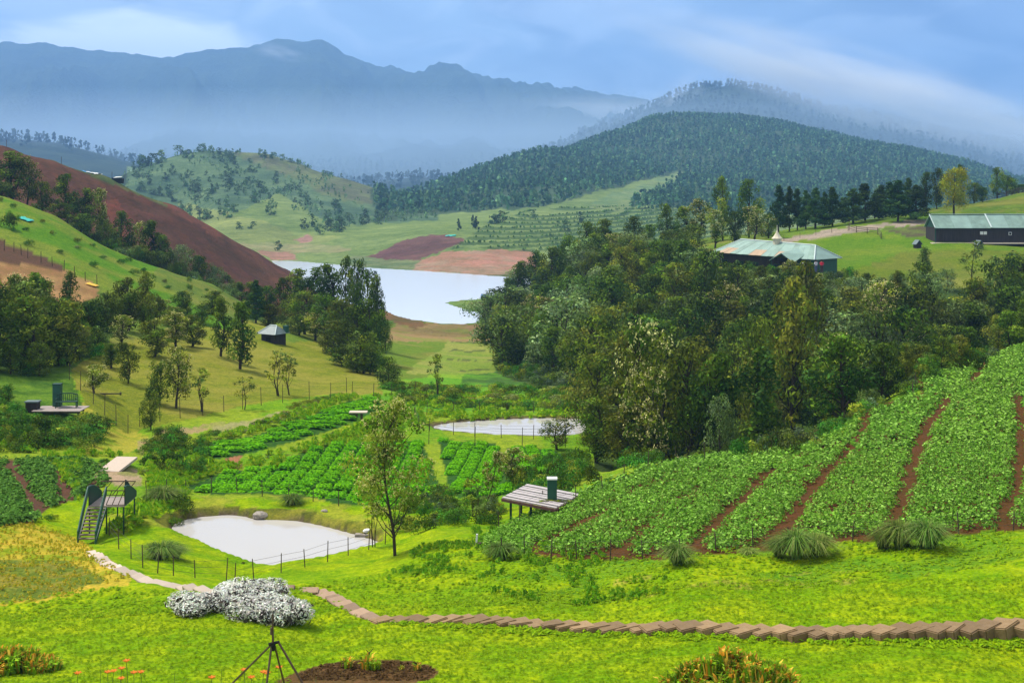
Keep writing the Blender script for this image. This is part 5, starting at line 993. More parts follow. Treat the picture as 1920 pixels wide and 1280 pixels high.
for (r0, z0), (r1, z1) in zip(rings[:-1], rings[1:]): g.bar(tc_+Vector((0, 0, z0)), tc_+Vector((0, 0, z1)), r0, r1, 8)
g.build('spire', M_cream, tur)
# --- barn
x0 = 69.9; barn = empty('barn', (x0, 211, -11)); tag(barn, 'long dark timber barn with pale green metal roof on the pasture', 'building'); BL = 30.0
g = MB(); g.box((BL/2, 2.6, .95), (BL, 5.2, 3.1)); g.build('wall', M_darkwood, barn)
for i in range(10):
    a = i*3.0; st = .0 if i < 3 else .05
    g = MB(); poly_slab(g, [(a+.01-.25*(i == 0), -.35, 2.42+st), (a+2.99, -.35, 2.42+st), (a+2.99, 2.6, 4.55+st), (a+.01-.25*(i == 0), 2.6, 4.55+st)], .06); g.build('roof_sheet', M_roof if i % 2 else M_roof2, barn)
    g = MB(); poly_slab(g, [(a+.01-.25*(i == 0), 2.62, 4.54+st), (a+2.99, 2.62, 4.54+st), (a+2.99, 5.6, 2.42+st), (a+.01-.25*(i == 0), 5.6, 2.42+st)], .06); g.build('roof_sheet', M_roof, barn)
g = MB(); g.add([(.0, 0.01, 2.5), (0, 5.19, 2.5), (0, 2.6, 4.4), (.05, 0.01, 2.5), (.05, 5.19, 2.5), (.05, 2.6, 4.4)], [(0, 2, 1), (3, 4, 5), (0, 3, 5, 2), (1, 2, 5, 4)]); g.build('gable', M_greend, barn)
g = MB(); g.plank((9.0, -.42, 2.55), (9.0, 2.6, 4.7), .22, .08); g.plank((-.28, -.42, 2.5), (-.28, 2.6, 4.62), .12, .08); g.plank((0, 2.6, 4.66), (BL, 2.6, 4.66), .25, .06); g.build('ridge_cap', M_ridge, barn)
g = MB(); g.bar((-.2, -.3, -.3), (-.2, -.3, 2.4), .10); g.build('post', M_greend, barn)
for sx, sz in ((7.5, 1.6), (8.1, 1.6), (12.2, 1.5), (16.0, 1.5)):
    g = MB(); g.box((sx, -.04, sz), (.5, .08, .5)); f = g.build('window', M_white, barn); g = MB(); g.box((sx, -.09, sz), (.36, .03, .36)); g.build('pane', M_deep if sx > 9 else M_white, f)
g = MB(); g.plank((-1, -.7, -.05), (BL, -.7, -.05), 1.3, .2); g.build('plinth', M_conc, barn)
# --- hut on the knoll
hp = at(513, 150); hut = empty('hut', hp, -.55); tag(hut, 'little dark hut with grey-green pyramid roof below the knoll wood', 'hut'); hut.location.z = -(643-HOR)/F*150-.1; hut.scale = (.95, .95, .82)
g = MB(); g.box((0, 0, .65), (2.2, 2.0, 2.3)); g.build('wall', M_darkwood, hut)
for k, pts_ in enumerate([[(-1.5, -1.4, 1.55), (1.5, -1.4, 1.55), (.5, 0, 2.65), (-.5, 0, 2.65)], [(1.5, 1.4, 1.55), (-1.5, 1.4, 1.55), (-.5, 0, 2.65), (.5, 0, 2.65)], [(1.5, -1.4, 1.55), (1.5, 1.4, 1.55), (.5, .01, 2.65), (.5, -.01, 2.65)], [(-1.5, 1.4, 1.55), (-1.5, -1.4, 1.55), (-.5, -.01, 2.65), (-.5, .01, 2.65)]]):
    g = MB(); poly_slab(g, pts_, .06); g.build('roof_panel', M_greysheet, hut)
g = MB(); g.bar((-.5, 0, 2.68), (.5, 0, 2.68), .07); g.bar((-.5, 0, 2.68), (-1.5, -1.4, 1.6), .06); g.bar((.5, 0, 2.68), (1.5, -1.4, 1.6), .06); g.build('ridge_cap', M_ridge, hut)
g = MB(); g.box((1.2, .9, 2.1), (.5, .5, 1.0)); g.build('chimney', M_green, hut); g = MB(); g.box((0, -1.02, .35), (.7, .06, 1.5)); g.build('door', M_deep, hut)
# --- shed on the lake spit
sp = ground(909, 563, 300, 345); shed = empty('shed', sp); tag(shed, 'tiny dark shed under a blue sheet on the spit in the lake', 'hut')
g = MB(); g.box((0, 0, .5), (2.0, 1.4, 1.1)); g.build('wall', M_darkwood, shed); g = MB(); poly_slab(g, [(-1.1, -.85, 1.15), (1.1, -.85, 1.15), (.95, .8, 1.6), (-.95, .8, 1.6)], .08); g.build('roof', mat('faded_blue_sheet', (.06, .12, .30), .6), shed)
# --- plank deck by the crop field
Q = [Vector(((px-CX)/F*D, D, -15.1)) for px, D in ((941, 60.2), (1042, 58.3), (1088, 60.9), (989, 62.9))]
dk = empty('plank_shelter', Q[0]); tag(dk, 'square plank-topped shelter on dark posts with a green box on it', 'shelter'); Qo = [q-Q[0] for q in Q]; nb = 8
for i in range(nb):
    a, b = i/nb+.012, (i+1)/nb-(.014 if i % 2 else .05); g = MB(); poly_slab(g, [Qo[0].lerp(Qo[3], a), Qo[1].lerp(Qo[2], a), Qo[1].lerp(Qo[2], b), Qo[0].lerp(Qo[3], b)], .05); g.build('plank', M_plank, dk)
g = MB()
for a, b in ((0, 1), (1, 2), (2, 3), (3, 0)): g.plank(Qo[a]+Vector((0, 0, -.12)), Qo[b]+Vector((0, 0, -.12)), .06, .12)
for i in range(1, 4): g.plank(Qo[0].lerp(Qo[1], i/4)+Vector((0, 0, -.13)), Qo[3].lerp(Qo[2], i/4)+Vector((0, 0, -.13)), .06, .10)
g.build('frame', cmat('red_brown_beam', (.13, .06, .05), .8), dk)
for i, (s_, t_2) in enumerate(((.12, .1), (.12, .5), (.12, .88), (.5, .1), (.5, .88), (.85, .1), (.85, .88))):
    p = Qo[0].lerp(Qo[1], s_).lerp(Qo[3].lerp(Qo[2], s_), t_2); gz = Hxy(p.x+Q[0].x, p.y+Q[0].y)-Q[0].z; g = MB(); g.box((p.x, p.y, (gz-.2-.12)/2), (.11, .11, abs(gz-.2)-.12)); g.build('post', M_greend, dk)
bp = Qo[0].lerp(Qo[1], .74).lerp(Qo[3].lerp(Qo[2], .74), .42); g = MB(); g.box((bp.x, bp.y, .47), (.44, .40, .92)); bx_ = g.build('green_box', M_green, dk); g = MB(); g.box((bp.x, bp.y, .965), (.48, .44, .06)); g.build('lid', M_white, bx_)
for i in range(5):
    o = link('moss_patch', bush_olive[i % 3], dk, (bp.x-.35+.27*i, bp.y-.42+.1*(i % 2), -.02)); o.scale = (.3, .28, .10)
# --- viewing deck with bench
vd = empty('viewing_deck', Vector(((110-CX)/F*88, 88, -(766-HOR)/F*88))); tag(vd, 'small wooden viewing deck with green bench above the thicket', 'deck')
for i in range(6): g = MB(); g.box((.15, -.85+i*.34, .0), (3.3, .31, .05)); g.build('plank', M_deck, vd)
g = MB(); g.box((.15, 0, -.1), (3.2, .1, .12)); g.box((.15, -.8, -.1), (3.2, .08, .12)); g.build('beam', M_post, vd)
for px_ in (-1.2, 0, 1.6): g = MB(); g.bar((px_, -.8, -1.7), (px_, -.8, 0), .05); g.build('post', M_greend, vd)
bench = empty('garden_bench', vd.location+Vector((.45, .25, .03)), .12); tag(bench, 'dark green slatted bench standing on the viewing deck', 'bench')
g = MB(); g.box((0, 0, .42), (1.45, .45, .04)); g.build('seat', M_greend, bench); g = MB(); g.plank((-.72, .24, .84), (-.3, .26, .95), .05, .07); g.plank((-.3, .26, .95), (.3, .26, .95), .05, .07); g.plank((.3, .26, .95), (.72, .24, .84), .05, .07); bk = g.build('backrest', M_greend, bench)
for i in range(11): g = MB(); x_ = -.66+i*.132; g.box((x_, .25, .66), (.04, .03, .48)); g.build('slat', M_greend, bk)
for sx in (-.68, .68):
    for sy in (-.18, .22): g = MB(); g.box((sx, sy, .21), (.06, .06, .42)); g.build('leg', M_greend, bench)
    g = MB(); g.box((sx, 0, .62), (.06, .5, .05)); g.build('armrest', M_greend, bench)
cb = empty('green_cabinet', vd.location+Vector((-.40, .9, .03))); tag(cb, 'tall narrow green cabinet behind the bench on the viewing deck', 'cabinet'); g = MB(); g.box((0, 0, .75), (.54, .45, 1.5)); g.build('body', M_green, cb); g = MB(); g.box((0, 0, 1.53), (.58, .5, .06)); g.build('lid', M_greend, cb)
tb = empty('side_counter', vd.location+Vector((-1.7, -.2, -.3))); tag(tb, 'low dark counter with grey top left of the viewing deck bench', 'counter'); g = MB(); g.box((0, 0, .35), (.8, .6, .9)); g.build('body', M_darkwood, tb); g = MB(); g.box((0, 0, .84), (.95, .7, .08)); g.build('top', M_greysheet, tb)
# --- stepped footbridge
bz = -15.06; fb = empty('footbridge', Vector(((165-CX)/F*58.5, 58.5, bz))); tag(fb, 'green railed footbridge with a flight of wooden steps by the near pond', 'footbridge'); ox = fb.location.x; oy = 58.5
def X_(px, D): return (px-CX)/F*D-ox
dx0, dx1 = 0.0, X_(233, 58.5); dxm = X_(199, 58.5)
for i in range(7): g = MB(); g.box(((dx0+dx1)/2, .12+i*.25, -.03), (dx1-dx0, .23, .06)); g.build('plank', M_deck, fb)
ns = 9; gz = Hxy(ox-.3, oy-1.7)-bz
sx0, sx1 = X_(150, 57), X_(183, 57)
for i in range(ns):
    t = (i+.5)/ns; xa = dx0+.03+(sx0-dx0)*t; xb = dxm-.03+(sx1-dxm)*t; g = MB(); g.box(((xa+xb)/2, -t*1.75, gz*t-.04), (xb-xa, .2, .045)); g.build('step', M_step, fb)
def panel(pts_top, pts_bot, th, name, m, axis=(1, 0, 0)):
    g = MB(); a = Vector(axis)*th
    n = len(pts_top); v_ = [Vector(p) for p in pts_top]+[Vector(p) for p in pts_bot]; v2 = [p+a for p in v_]; g.add(v_+v2, [(i, i+1, n+i+1, n+i) for i in range(n-1)]+[(2*n+i, 3*n+i, 3*n+i+1, 2*n+i+1) for i in range(n-1)]+[(i, 2*n+i, 2*n+i+1, i+1) for i in range(n-1)]+[(n+i, n+i+1, 3*n+i+1, 3*n+i) for i in range(n-1)]+[(0, n, 3*n, 2*n), (n-1, 3*n-1+0, 4*n-1, 2*n-1)] if False else [(i, i+1, n+i+1, n+i) for i in range(n-1)]+[(2*n+i, 3*n+i, 3*n+i+1, 2*n+i+1) for i in range(n-1)]+[(i, 2*n+i, 2*n+i+1, i+1) for i in range(n-1)]); return g.build(name, m, fb)
for xt, xb in ((dx0, sx0), (dxm, sx1)):
    top = []; bot = []
    for i in range(8):
        t = i/7; x_ = xt+(xb-xt)*t; hgt = .88*(1-.35*t)*(1-.25*math.cos(t*3)*0); top.append((x_, -1.8*t, gz*t+hgt*(.55+.45*math.cos((t-.1)*1.5)))); bot.append((x_, -1.8*t, gz*t-.12))
    panel([(a, b, c) for a, b, c in top], [(a, b, c-.34*(1-.3*i)) if False else (a, b, max(d, c-.32)) for i, ((a, b, c), (_, _, d)) in enumerate(zip(top, [(p[0], p[1], p[2]) for p in bot]))], .04, 'railing', M_green)
    g = MB()
    for p, q in zip(top[:-1], top[1:]): g.bar(p, q, .035)
    g.bar((xb, -1.8, gz-.3), top[-1], .035); g.build('handrail', M_green, fb)
    g = MB()
    for p, q in zip(bot[:-1], bot[1:]): g.plank(p, q, .05, .16)
    g.build('stringer', M_greend, fb)
for xx, ya, yb in ((dx0+.02, .0, 1.8), (dx1, .0, 1.8)):      # arched solid side panels of the landing
    n = 9; top = [(xx, ya+(yb-ya)*i/(n-1), .25+.62*math.sin(math.pi*(.5+.5*i/(n-1)))) for i in range(n)]; panel(top, [(p[0], p[1], .0) for p in top], .04, 'railing', M_greend)
    g = MB()
    for p, q in zip(top[:-1], top[1:]): g.bar(p, q, .03)
    g.build('handrail', M_green, fb)
for yy in (0.0, 1.78):
    g = MB(); x_a = dxm if yy == 0 else dx0; g.bar((x_a, yy, .70), (dx1, yy, .70), .025); g.bar((x_a, yy, .04), (dx1, yy, .04), .02); n = 3
    for i in range(n):
        a = x_a+(dx1-x_a)*i/n; b = x_a+(dx1-x_a)*(i+1)/n; g.bar((a, yy, .05), (b, yy, .7), .02)
    g.build('lattice_rail', M_post, fb)
g = MB(); n = 7; top = [(dxm+.3+.35*i/(n-1), 1.82, .15+.62*math.cos(i/(n-1)*1.4)) for i in range(n)]; panel(top, [(p[0], p[1], 0) for p in top], .04, 'railing', M_greend, (0, 1, 0))
for xx, yy in ((dx0+.05, .05), (dxm, .05), (dx1-.04, .05), (dx1-.04, 1.7), (dx0+.05, 1.7), (dxm, 1.7)):
    g = MB(); zz = Hxy(ox+xx, oy+yy)-bz-.3; g.bar((xx, yy, zz), (xx, yy, -.05), .035); g.build('post', M_greend, fb)
# --- concrete slab, boards
sl = ground(221, 879, 66, 80); g = MB(); g.box((0, 0, .12), (1.25, 2.6, .14)); o = g.build('concrete_slab', M_conc, None, sl+Vector((0, 0, .12)), (.10, 0, -.12)); tag(o, 'pale concrete slab lying before the footbridge path', 'slab')
sl = ground(672, 787, 84, 112); o = empty('washing_stone', sl); tag(o, 'small pale stone table behind the tall blossoming tree', 'table'); g = MB(); g.box((0, 0, .62), (1.4, .7, .1)); g.build('top', M_conc, o)
for q in (-.15, .25): g = MB(); g.box((q, 0, .28), (.16, .3, .6)); g.build('leg', M_post, o)
rf = empty('raft', ground(682, 1001, 52, 64)); rf.location.z = POND_Z+.02; tag(rf, 'small raft of stones with a white sack at the pond bank', 'raft'); g = MB(); g.box((-.1, 0, .04), (.6, .35, .1)); g.box((.3, -.1, .05), (.3, .3, .14)); g.build('float', M_rock, rf)
def rock_mesh(seed, m=M_rock):
    bm = bmesh.new(); bmesh.ops.create_icosphere(bm, subdivisions=2, radius=1); r = random.Random(seed)
    for q in bm.verts: q.co *= 1+.25*(r.random()-.5); q.co.z *= .7
    me = bpy.data.meshes.new('rock'); bm.to_mesh(me); bm.free(); me.materials.append(m); return me
rk = [rock_mesh(i) for i in range(3)]; wk = rock_mesh(9, M_white)
o = link('sack', wk, rf, (.15, .05, .22)); o.scale = (.2, .14, .16)
for px, py, w_, lo, hi, lab in [(487,966,30,58,70,'brownish boulder on the far bank of the near pond'),(608,958,14,60,72,'small pale stone near the crop fence behind the pond'),(1722,390,12,240,280,'grey boulder on the pasture by the yellow-green tree'),(195,884,9,60,80,'white stone beside the concrete slab')]:
    g = ground(px, py, lo, hi); o = link('boulder', rk[px % 3], None, g); s_ = w_/F*g.y/2; o.scale = (s_, s_*.8, s_*.7); tag(o, lab, 'boulder')
# kennels
for px, py, lab in ((1720, 465, 'small peaked kennel below the left end of the barn'), (1835, 466, 'small peaked kennel half hidden before the middle of the barn')):
    gp = ground(px, py, 195, 212); k = empty('kennel', gp, .3); tag(k, lab, 'kennel'); g = MB(); g.box((0, 0, .35), (.9, .9, .8)); g.build('wall', M_darkwood, k)
    g = MB(); poly_slab(g, [(-.65, -.6, .6), (0, -.6, 1.35), (0, .6, 1.35), (-.65, .6, .6)], .05); poly_slab(g, [(0, -.6, 1.35), (.65, -.6, .6), (.65, .6, .6), (0, .6, 1.35)], .05); g.build('roof', M_greysheet, k)
# cloths and clutter on the hills
def sheet_cloth(name, px, py, lo, hi, w_, d_, m, lab, cat):
    g = ground(px, py, lo, hi); r = np.random.default_rng(px); n = 7; gx, gy = np.meshgrid(np.linspace(-.5, .5, n), np.linspace(-.5, .5, n)); zz = .12+.10*r.random(gx.shape)*w_; V = np.stack([gx*w_, gy*d_, zz], -1).reshape(-1, 3)
    for q in V: q[2] += Hxy(g.x+q[0], g.y+q[1])-g.z
    ii = np.arange(n*n).reshape(n, n); Q = np.stack([ii[:-1, :-1], ii[:-1, 1:], ii[1:, 1:], ii[1:, :-1]], -1).reshape(-1, 4); me = mesh_np(name, V, Q, m, True); o = link(name, me, None, g); md = o.modifiers.new('thickness', 'SOLIDIFY'); md.thickness = .03; return tag(o, lab, cat)
sheet_cloth('tarpaulin', 177, 321, 330, 380, 3.0, 5.5, M_white, 'white sheet spread near the crest of the ploughed red hill', 'tarpaulin')
sheet_cloth('tarpaulin', 164, 319, 330, 380, 2.2, 4.5, M_blue, 'blue sheet beside the white one on the red hill', 'tarpaulin')
sheet_cloth('tarpaulin', 49, 413, 150, 200, 1.6, 2.0, M_teal, 'torn teal sheet on the green slope at the left margin', 'tarpaulin')
sheet_cloth('tarpaulin', 173, 536, 130, 175, 1.2, 1.6, M_yel, 'yellow sheet at the lower corner of the bare tan field', 'tarpaulin')
sheet_cloth('tarpaulin', 845, 443, 480, 760, 4.5, 4, M_teal, 'teal sheet at the top corner of the maroon field beyond the lake', 'tarpaulin')
hs = at(221, 372, -.1); k = empty('makeshift_shed', hs); tag(k, 'black makeshift shed with a white cover on the red hill crest', 'hut'); g = MB(); g.box((0, 0, .7), (3.0, 2, 1.5)); g.box((1.2, -.8, .3), (.8, .6, .9)); g.build('wall', M_deep, k); g = MB(); poly_slab(g, [(-1.0, -1, 1.55), (1.2, -1, 1.75), (1.0, 1, 1.9), (-.9, 1, 1.8)], .12); g.build('cover', M_white, k)
for px, D in ((115, 361), (210, 376), (12, 350)): 
    p = at(px, D); g = MB(); g.bar((0, 0, -.1), (0, 0, 2.1), .07); o = g.build('marker_pole', M_post, None, p); tag(o, {115: 'thin pole on the red hill crest, middle one of three', 210: 'thin pole beside the black shed on the red hill', 12: 'thin pole at the left end of the red hill crest'}[px], 'pole')
p = ground(200, 741, 92, 125); g = MB(); g.bar((-.9, 0, .12), (1.0, .1, .12), .07, .05); g.bar((1.0, .1, .12), (1.12, .12, .12), .13, .11); o = g.build('fallen_log', M_log, None, p); tag(o, 'dark fallen log lying on the bleached slope', 'log')
p = ground(893, 1022, 48, 56); g = MB(); g.bar((0, 0, -.1), (.03, 0, .45), .045); o = g.build('fence_stump', M_white, None, p); tag(o, 'short pale post at the pointed tip of the crop field', 'post')
for px, py in ((905, 1024), (965, 985)):
    p = ground(px, py, 48, 60); g = MB(); g.plank((-.3, -.1, .1), (.5, .35, .12), .12, .08); o = g.build('plank_edging', M_post, None, p); tag(o, 'grey board lying by the tip of the crop field' if px == 905 else 'grey board lying higher up the field edge', 'board')
# --- fences
def fence(pts, hgt, lab, lo, hi, rpost=.035, wires=3, name='wire_fence', rails=False, jig=.06, m=M_post):
    W = [ground(px, py, lo, hi) for px, py in pts]; root = empty(name, W[0]); tag(root, lab, 'fence'); rr = random.Random(len(pts)*7+int(pts[0][0])); tops = []
    pms = [MB() for _ in range(2)]; 
    for p in W:
        t = Vector((rr.uniform(-jig, jig), rr.uniform(-jig, jig), hgt*rr.uniform(.85, 1.1))); a = p-W[0]; g = MB(); g.bar((0, 0, -.12), t, rpost, rpost*.8, 5); g.build('post', m, root, a); tops.append((a, t))
    g = MB()
    for (a, t), (b, s_) in zip(tops[:-1], tops[1:]):
        if (b-a).length > 14: continue
        for k in range(wires):
            f_ = .3+.6*k/max(1, wires-1); g.bar(a+t*f_, b+s_*f_, .05 if rails else .006, None, 4 if rails else 3)
    g.build('rail' if rails else 'wire', m if rails else M_wire, root); return root
fence([(205,1003),(223,1029),(246,1047),(268,1064),(295,1074),(325,1090),(366,1092),(424,1088),(440,1090),(476,1086),(527,1073),(572,1063),(614,1053),(653,1041),(691,1030),(722,1020)], .85, 'wire fence of thin posts running along the near side of the pond', 48, 62, .024)
fence([(942,1043),(983,1037),(1033,1048),(1082,1050),(1144,1050),(1205,1049),(1275,1050),(1343,1034),(1412,1032),(1480,1028),(1598,1014),(1700,1008),(1798,1002),(1900,994),(1960,990)], .75, 'low wire fence along the lower edge of the crop field', 40, 54, .026)
fence([(936,1000),(975,985),(1018,955),(1080,946),(1130,926),(1170,902),(1215,882),(1268,868),(1322,866),(1390,852),(1446,842),(1487,836)], 1.0, 'wire fence along the upper edge of the crop field against the wood', 50, 84, .026)
fence([(275,930),(311,928),(347,926),(396,924),(445,924),(492,930),(540,934),(587,940),(635,948)], .85, 'wire fence between the near pond and the block field', 62, 78, .026)
fence([(130,712),(151,732),(175,757),(196,778),(218,798),(240,812),(262,800),(300,790),(338,784),(380,778),(420,772),(455,767),(490,760),(530,755),(580,750),(620,745),(650,742)], 1.5, 'tall thin wire fence around the foot of the bleached slope', 84, 122, .03)
fence([(660,742),(700,748),(735,745),(780,742)], 1.4, 'short stretch of wire fence below the wooded knoll', 98, 130, .03)
fence([(778,785),(786,800),(805,808),(850,815),(890,818),(940,821),(1000,823),(1060,822),(1100,815)], 1.0, 'mesh fence curving round the near side of the far pond', 92, 112, .03, 4)
fence([(778,785),(800,778),(850,776),(900,775),(950,774),(1000,773),(1050,773),(1100,774)], 1.0, 'mesh fence along the back of the far pond', 100, 122, .03, 4)
fence([(804,832),(890,836),(979,838),(1060,838)], 1.5, 'row of tall posts between the far pond and the ditch fields', 84, 102, .03, 2)
fence([(8,470),(26,472),(40,478),(52,484),(77,492),(98,500),(120,508),(140,520),(160,527),(182,535)], 1.3, 'fence along the top edge of the bare tan field', 130, 178, .05, 1)
fence([(1592,432),(1606,436),(1626,438),(1646,440),(1652,448)], 1.3, 'wooden rail fence beside the dirt road left of the barn', 205, 250, .07, 3, 'rail_fence', True)
fence([(1470,452),(1500,446),(1530,441),(1560,437),(1590,433)], 1.0, 'thin fence along the lower side of the dirt road', 205, 250, .04, 1)
fence([(1500,428),(1530,424),(1560,420),(1590,416),(1620,413),(1650,408),(1680,403)], 1.0, 'rail fence under the row of conifers', 238, 272, .05, 2, 'rail_fence', True)
fence([(1850,362),(1870,360),(1890,359),(1910,358),(1930,357)], 1.2, 'dark rail fence on the pasture crest at the right margin', 262, 300, .07, 3, 'rail_fence', True)
fence([(1712,745),(1716,725),(1722,700),(1732,690),(1738,682)], .9, 'few thin posts on the grassy notch at the top of the crop field', 76, 112, .03, 1)
fence([(1582,790),(1615,768),(1625,752),(1670,742),(1710,742)], .9, 'thin posts along the grassy shoulder of the crop field', 66, 100, .03, 1)
# --- people by the lodge
def person(loc, rz, shirt, trouser, lab):
    root = empty('person', loc, rz); tag(root, lab, 'person'); me = bpy.data.meshes.new('body'); sk = [(0,0,.95),(0,0,1.2),(0,0,1.42),(0,0,1.5),(0,0,1.62),(.19,0,1.40),(.25,0,1.13),(.26,-.08,.88),(-.19,0,1.40),(-.25,0,1.13),(-.24,-.1,.9),(.10,0,.88),(.11,0,.48),(.11,0,.06),(.11,-.14,.03),(-.10,0,.88),(-.11,.02,.48),(-.11,.06,.06),(-.11,-.08,.03)]
    ed = [(0,1),(1,2),(2,3),(3,4),(2,5),(5,6),(6,7),(2,8),(8,9),(9,10),(0,11),(11,12),(12,13),(13,14),(0,15),(15,16),(16,17),(17,18)]; rad = [.14,.13,.12,.055,.10,.06,.045,.035,.06,.045,.035,.085,.065,.045,.04,.085,.065,.045,.04]
    me.from_pydata(sk, ed, []); o = link('body', me, root); md = o.modifiers.new('skin', 'SKIN')
    for i, r in enumerate(rad): me.skin_vertices[0].data[i].radius = (r, r*.8)
    me.skin_vertices[0].data[0].use_root = True; o.modifiers.new('sub', 'SUBSURF').levels = 1
    skin = mat('skin', (.22, .12, .08), .6); me.materials.append(skin)
    g = MB(); g.bar((0, 0, .98), (0, 0, 1.45), .19, .16, 10); g.bar((.17, 0, 1.42), (.26, 0, 1.15), .075, .065, 8); g.bar((-.17, 0, 1.42), (-.26, 0, 1.15), .075, .065, 8); g.build('shirt', mat('shirt', shirt, .8), root)
    g = MB(); g.bar((.10, 0, 1.0), (.11, 0, .1), .11, .075, 8); g.bar((-.10, 0, 1.0), (-.11, .03, .1), .11, .075, 8); g.build('trousers', mat('trousers', trouser, .8), root)
    bm = bmesh.new(); bmesh.ops.create_uvsphere(bm, u_segments=10, v_segments=8, radius=.115); me2 = bpy.data.meshes.new('hair'); bm.to_mesh(me2); bm.free(); me2.materials.append(M_deep); o2 = link('hair', me2, root, (0, .025, 1.67)); o2.scale = (1, 1, 1.05)
for px, D, shc, trc, lab in ((1508, 176.5, (.75, .72, .72), (.6, .58, .6), 'person in white standing below the lodge porch'), (1530, 179, (.6, .6, .65), (.1, .12, .25), 'person in a pale top in the lodge porch doorway'), (1541, 177.5, (.65, .03, .06), (.08, .05, .05), 'person in a red top beside the lodge porch')):
    person(Vector(((px-CX)/F*D, D, -(512-HOR)/F*D+.1)), random.uniform(-1, 1), shc, trc, lab)
# ------------------------------------------------------------------ foreground
def silver(px, py, D, wpx, h, seed, lab, n=2600):
    h *= .74; D -= .5
    g = at(px, D); R_ = wpx/F*D/2; r = np.random.default_rng(seed); cl = []
    for i in range(16): a = r.random()*6.283; q = math.sqrt(r.random()); cl.append((q*.78*math.cos(a), q*.6*math.sin(a), .42+.22*(1-q*q)*r.random(), .34+.14*r.random(), 0))
    cl = np.array(cl); V1, Q1, c1, P_, d_, k_ = clump_leaves(cl, n/16, .052/R_, r, [(.56, .56, .50)], asp=.32, inner=.80, squash=.95, upbias=.3, cvar=.14, jitter=.6)
    V2, Q2, c2, _, _, _ = clump_leaves(cl, 26, .12/R_, r, [(.07, .06, .05)], asp=.5, inner=.55, squash=.9, upbias=0, cvar=.2)
    for V_ in (V1, V2): V_[:, 2] = np.maximum(V_[:, 2], -.03)
    root = empty('silver_shrub', g-Vector((0, 0, .03)), 0, (R_, R_, h)); tag(root, lab, 'shrub'); link('foliage', mesh_np('foliage', V1, Q1, M_silver, col=c1), root); tag(link('inner_twigs', mesh_np('inner_twigs', V2, Q2, M_leaf, col=c2), root), kind='stuff')
silver(350, 1150, 39.2, 112, .82, 801, 'leftmost and lowest of the whitish silver-leaved shrubs on the lawn', 3400); silver(415, 1150, 39.6, 90, .85, 802, 'second silver-leaved shrub from the left, narrow, between its neighbours', 3400)
silver(468, 1130, 40.6, 140, .95, 803, 'silver-leaved shrub at the back of the group on the lawn', 4600); silver(480, 1160, 38.6, 120, .9, 804, 'middle silver-leaved shrub in the front of the group', 4400); silver(532, 1165, 38.0, 98, .98, 805, 'rightmost and tallest silver-leaved shrub, behind the metal tripod', 4200)
# metal tripod
tp = Vector(((512-CX)/F*26, 26, Hxy((512-CX)/F*26, 26))); tri = empty('metal_tripod', tp); tag(tri, 'tall thin four-legged rusty metal stand on the lawn in front', 'tripod'); jz = -(1209-HOR)/F*26-tp.z; tz_ = -(1150-HOR)/F*26-tp.z
g = MB(); g.bar((0, 0, jz-.1), (-.01, 0, tz_), .028, .014); g.bar((-.03, 0, tz_-.28), (-.03, 0, tz_-.42), .03); g.build('mast', M_rust, tri)
for x_, y_, xo in ((-1.95, .3, -.05), (-.10, -1.0, -.03), (.20, 1.3, .03), (1.35, -.5, .1)):
    g = MB(); z_ = Hxy(tp.x+x_, tp.y+y_)-tp.z-.05; g.bar((x_, y_, z_), (xo, 0, jz+(.08 if x_ > 1 else 0)), .022); g.build('leg', M_post if x_ < 0 else M_rust, tri)
g = MB(); g.bar((0, 0, jz-.1), (0, 0, jz+.06), .05); g.bar((-.09, 0, jz+.02), (.13, 0, jz+.07), .03); g.build('collar', M_deep, tri)
# lance-leaved shrubs
def tuft_crop(*a, **k):
    me = tuft_mesh(*a, **k); me.materials[0] = M_crop; return me
lance = [tuft_crop('lance', 820+i, [(.17, .30, .012), (.24, .34, .015), (.12, .22, .012), (.17, .30, .012), (.50, .22, .02), (.55, .36, .05)], n=60, h=.42, spread=.5, wid=.032, arch=.42, up=1.25) for i in range(4)]
def lance_shrub(px, D, wpx, hgt, lab, n, seed):
    r = random.Random(seed); g0 = at(px, D); root = empty('lance_leaved_shrub', g0); tag(root, lab, 'shrub'); R_ = wpx/F*D/2
    for i in range(n):
        a = r.random()*6.283; q = math.sqrt(r.random()); x_ = q*R_*math.cos(a); y_ = q*R_*.55*math.sin(a); z_ = Hxy(g0.x+x_, g0.y+y_)-g0.z+hgt*(1-q*q)*r.uniform(.75, 1.0)-.12
        o = link('leaf_rosette', r.choice(lance), root, (x_, y_, z_), (r.uniform(-.3, .3), r.uniform(-.3, .3), r.random()*6)); o.scale = (r.uniform(.75, 1.1),)*3
    g = MB()
    for i in range(24):
        a = r.random()*6.283; q = math.sqrt(r.random())*.8; g.bar((0, 0, -.1), (q*R_*math.cos(a), q*R_*.5*math.sin(a), hgt*(1-q*q)*.8), .02, .01, 4)
    g.build('stems', M_bark_dark, root)
lance_shrub(1370, 28.2, 290, 1.0, 'large shrub of pointed green and orange leaves at the bottom edge, right of centre', 150, 3)
lance_shrub(30, 32.6, 150, .42, 'clump of pointed green leaves at the bottom left corner of the lawn', 60, 4)
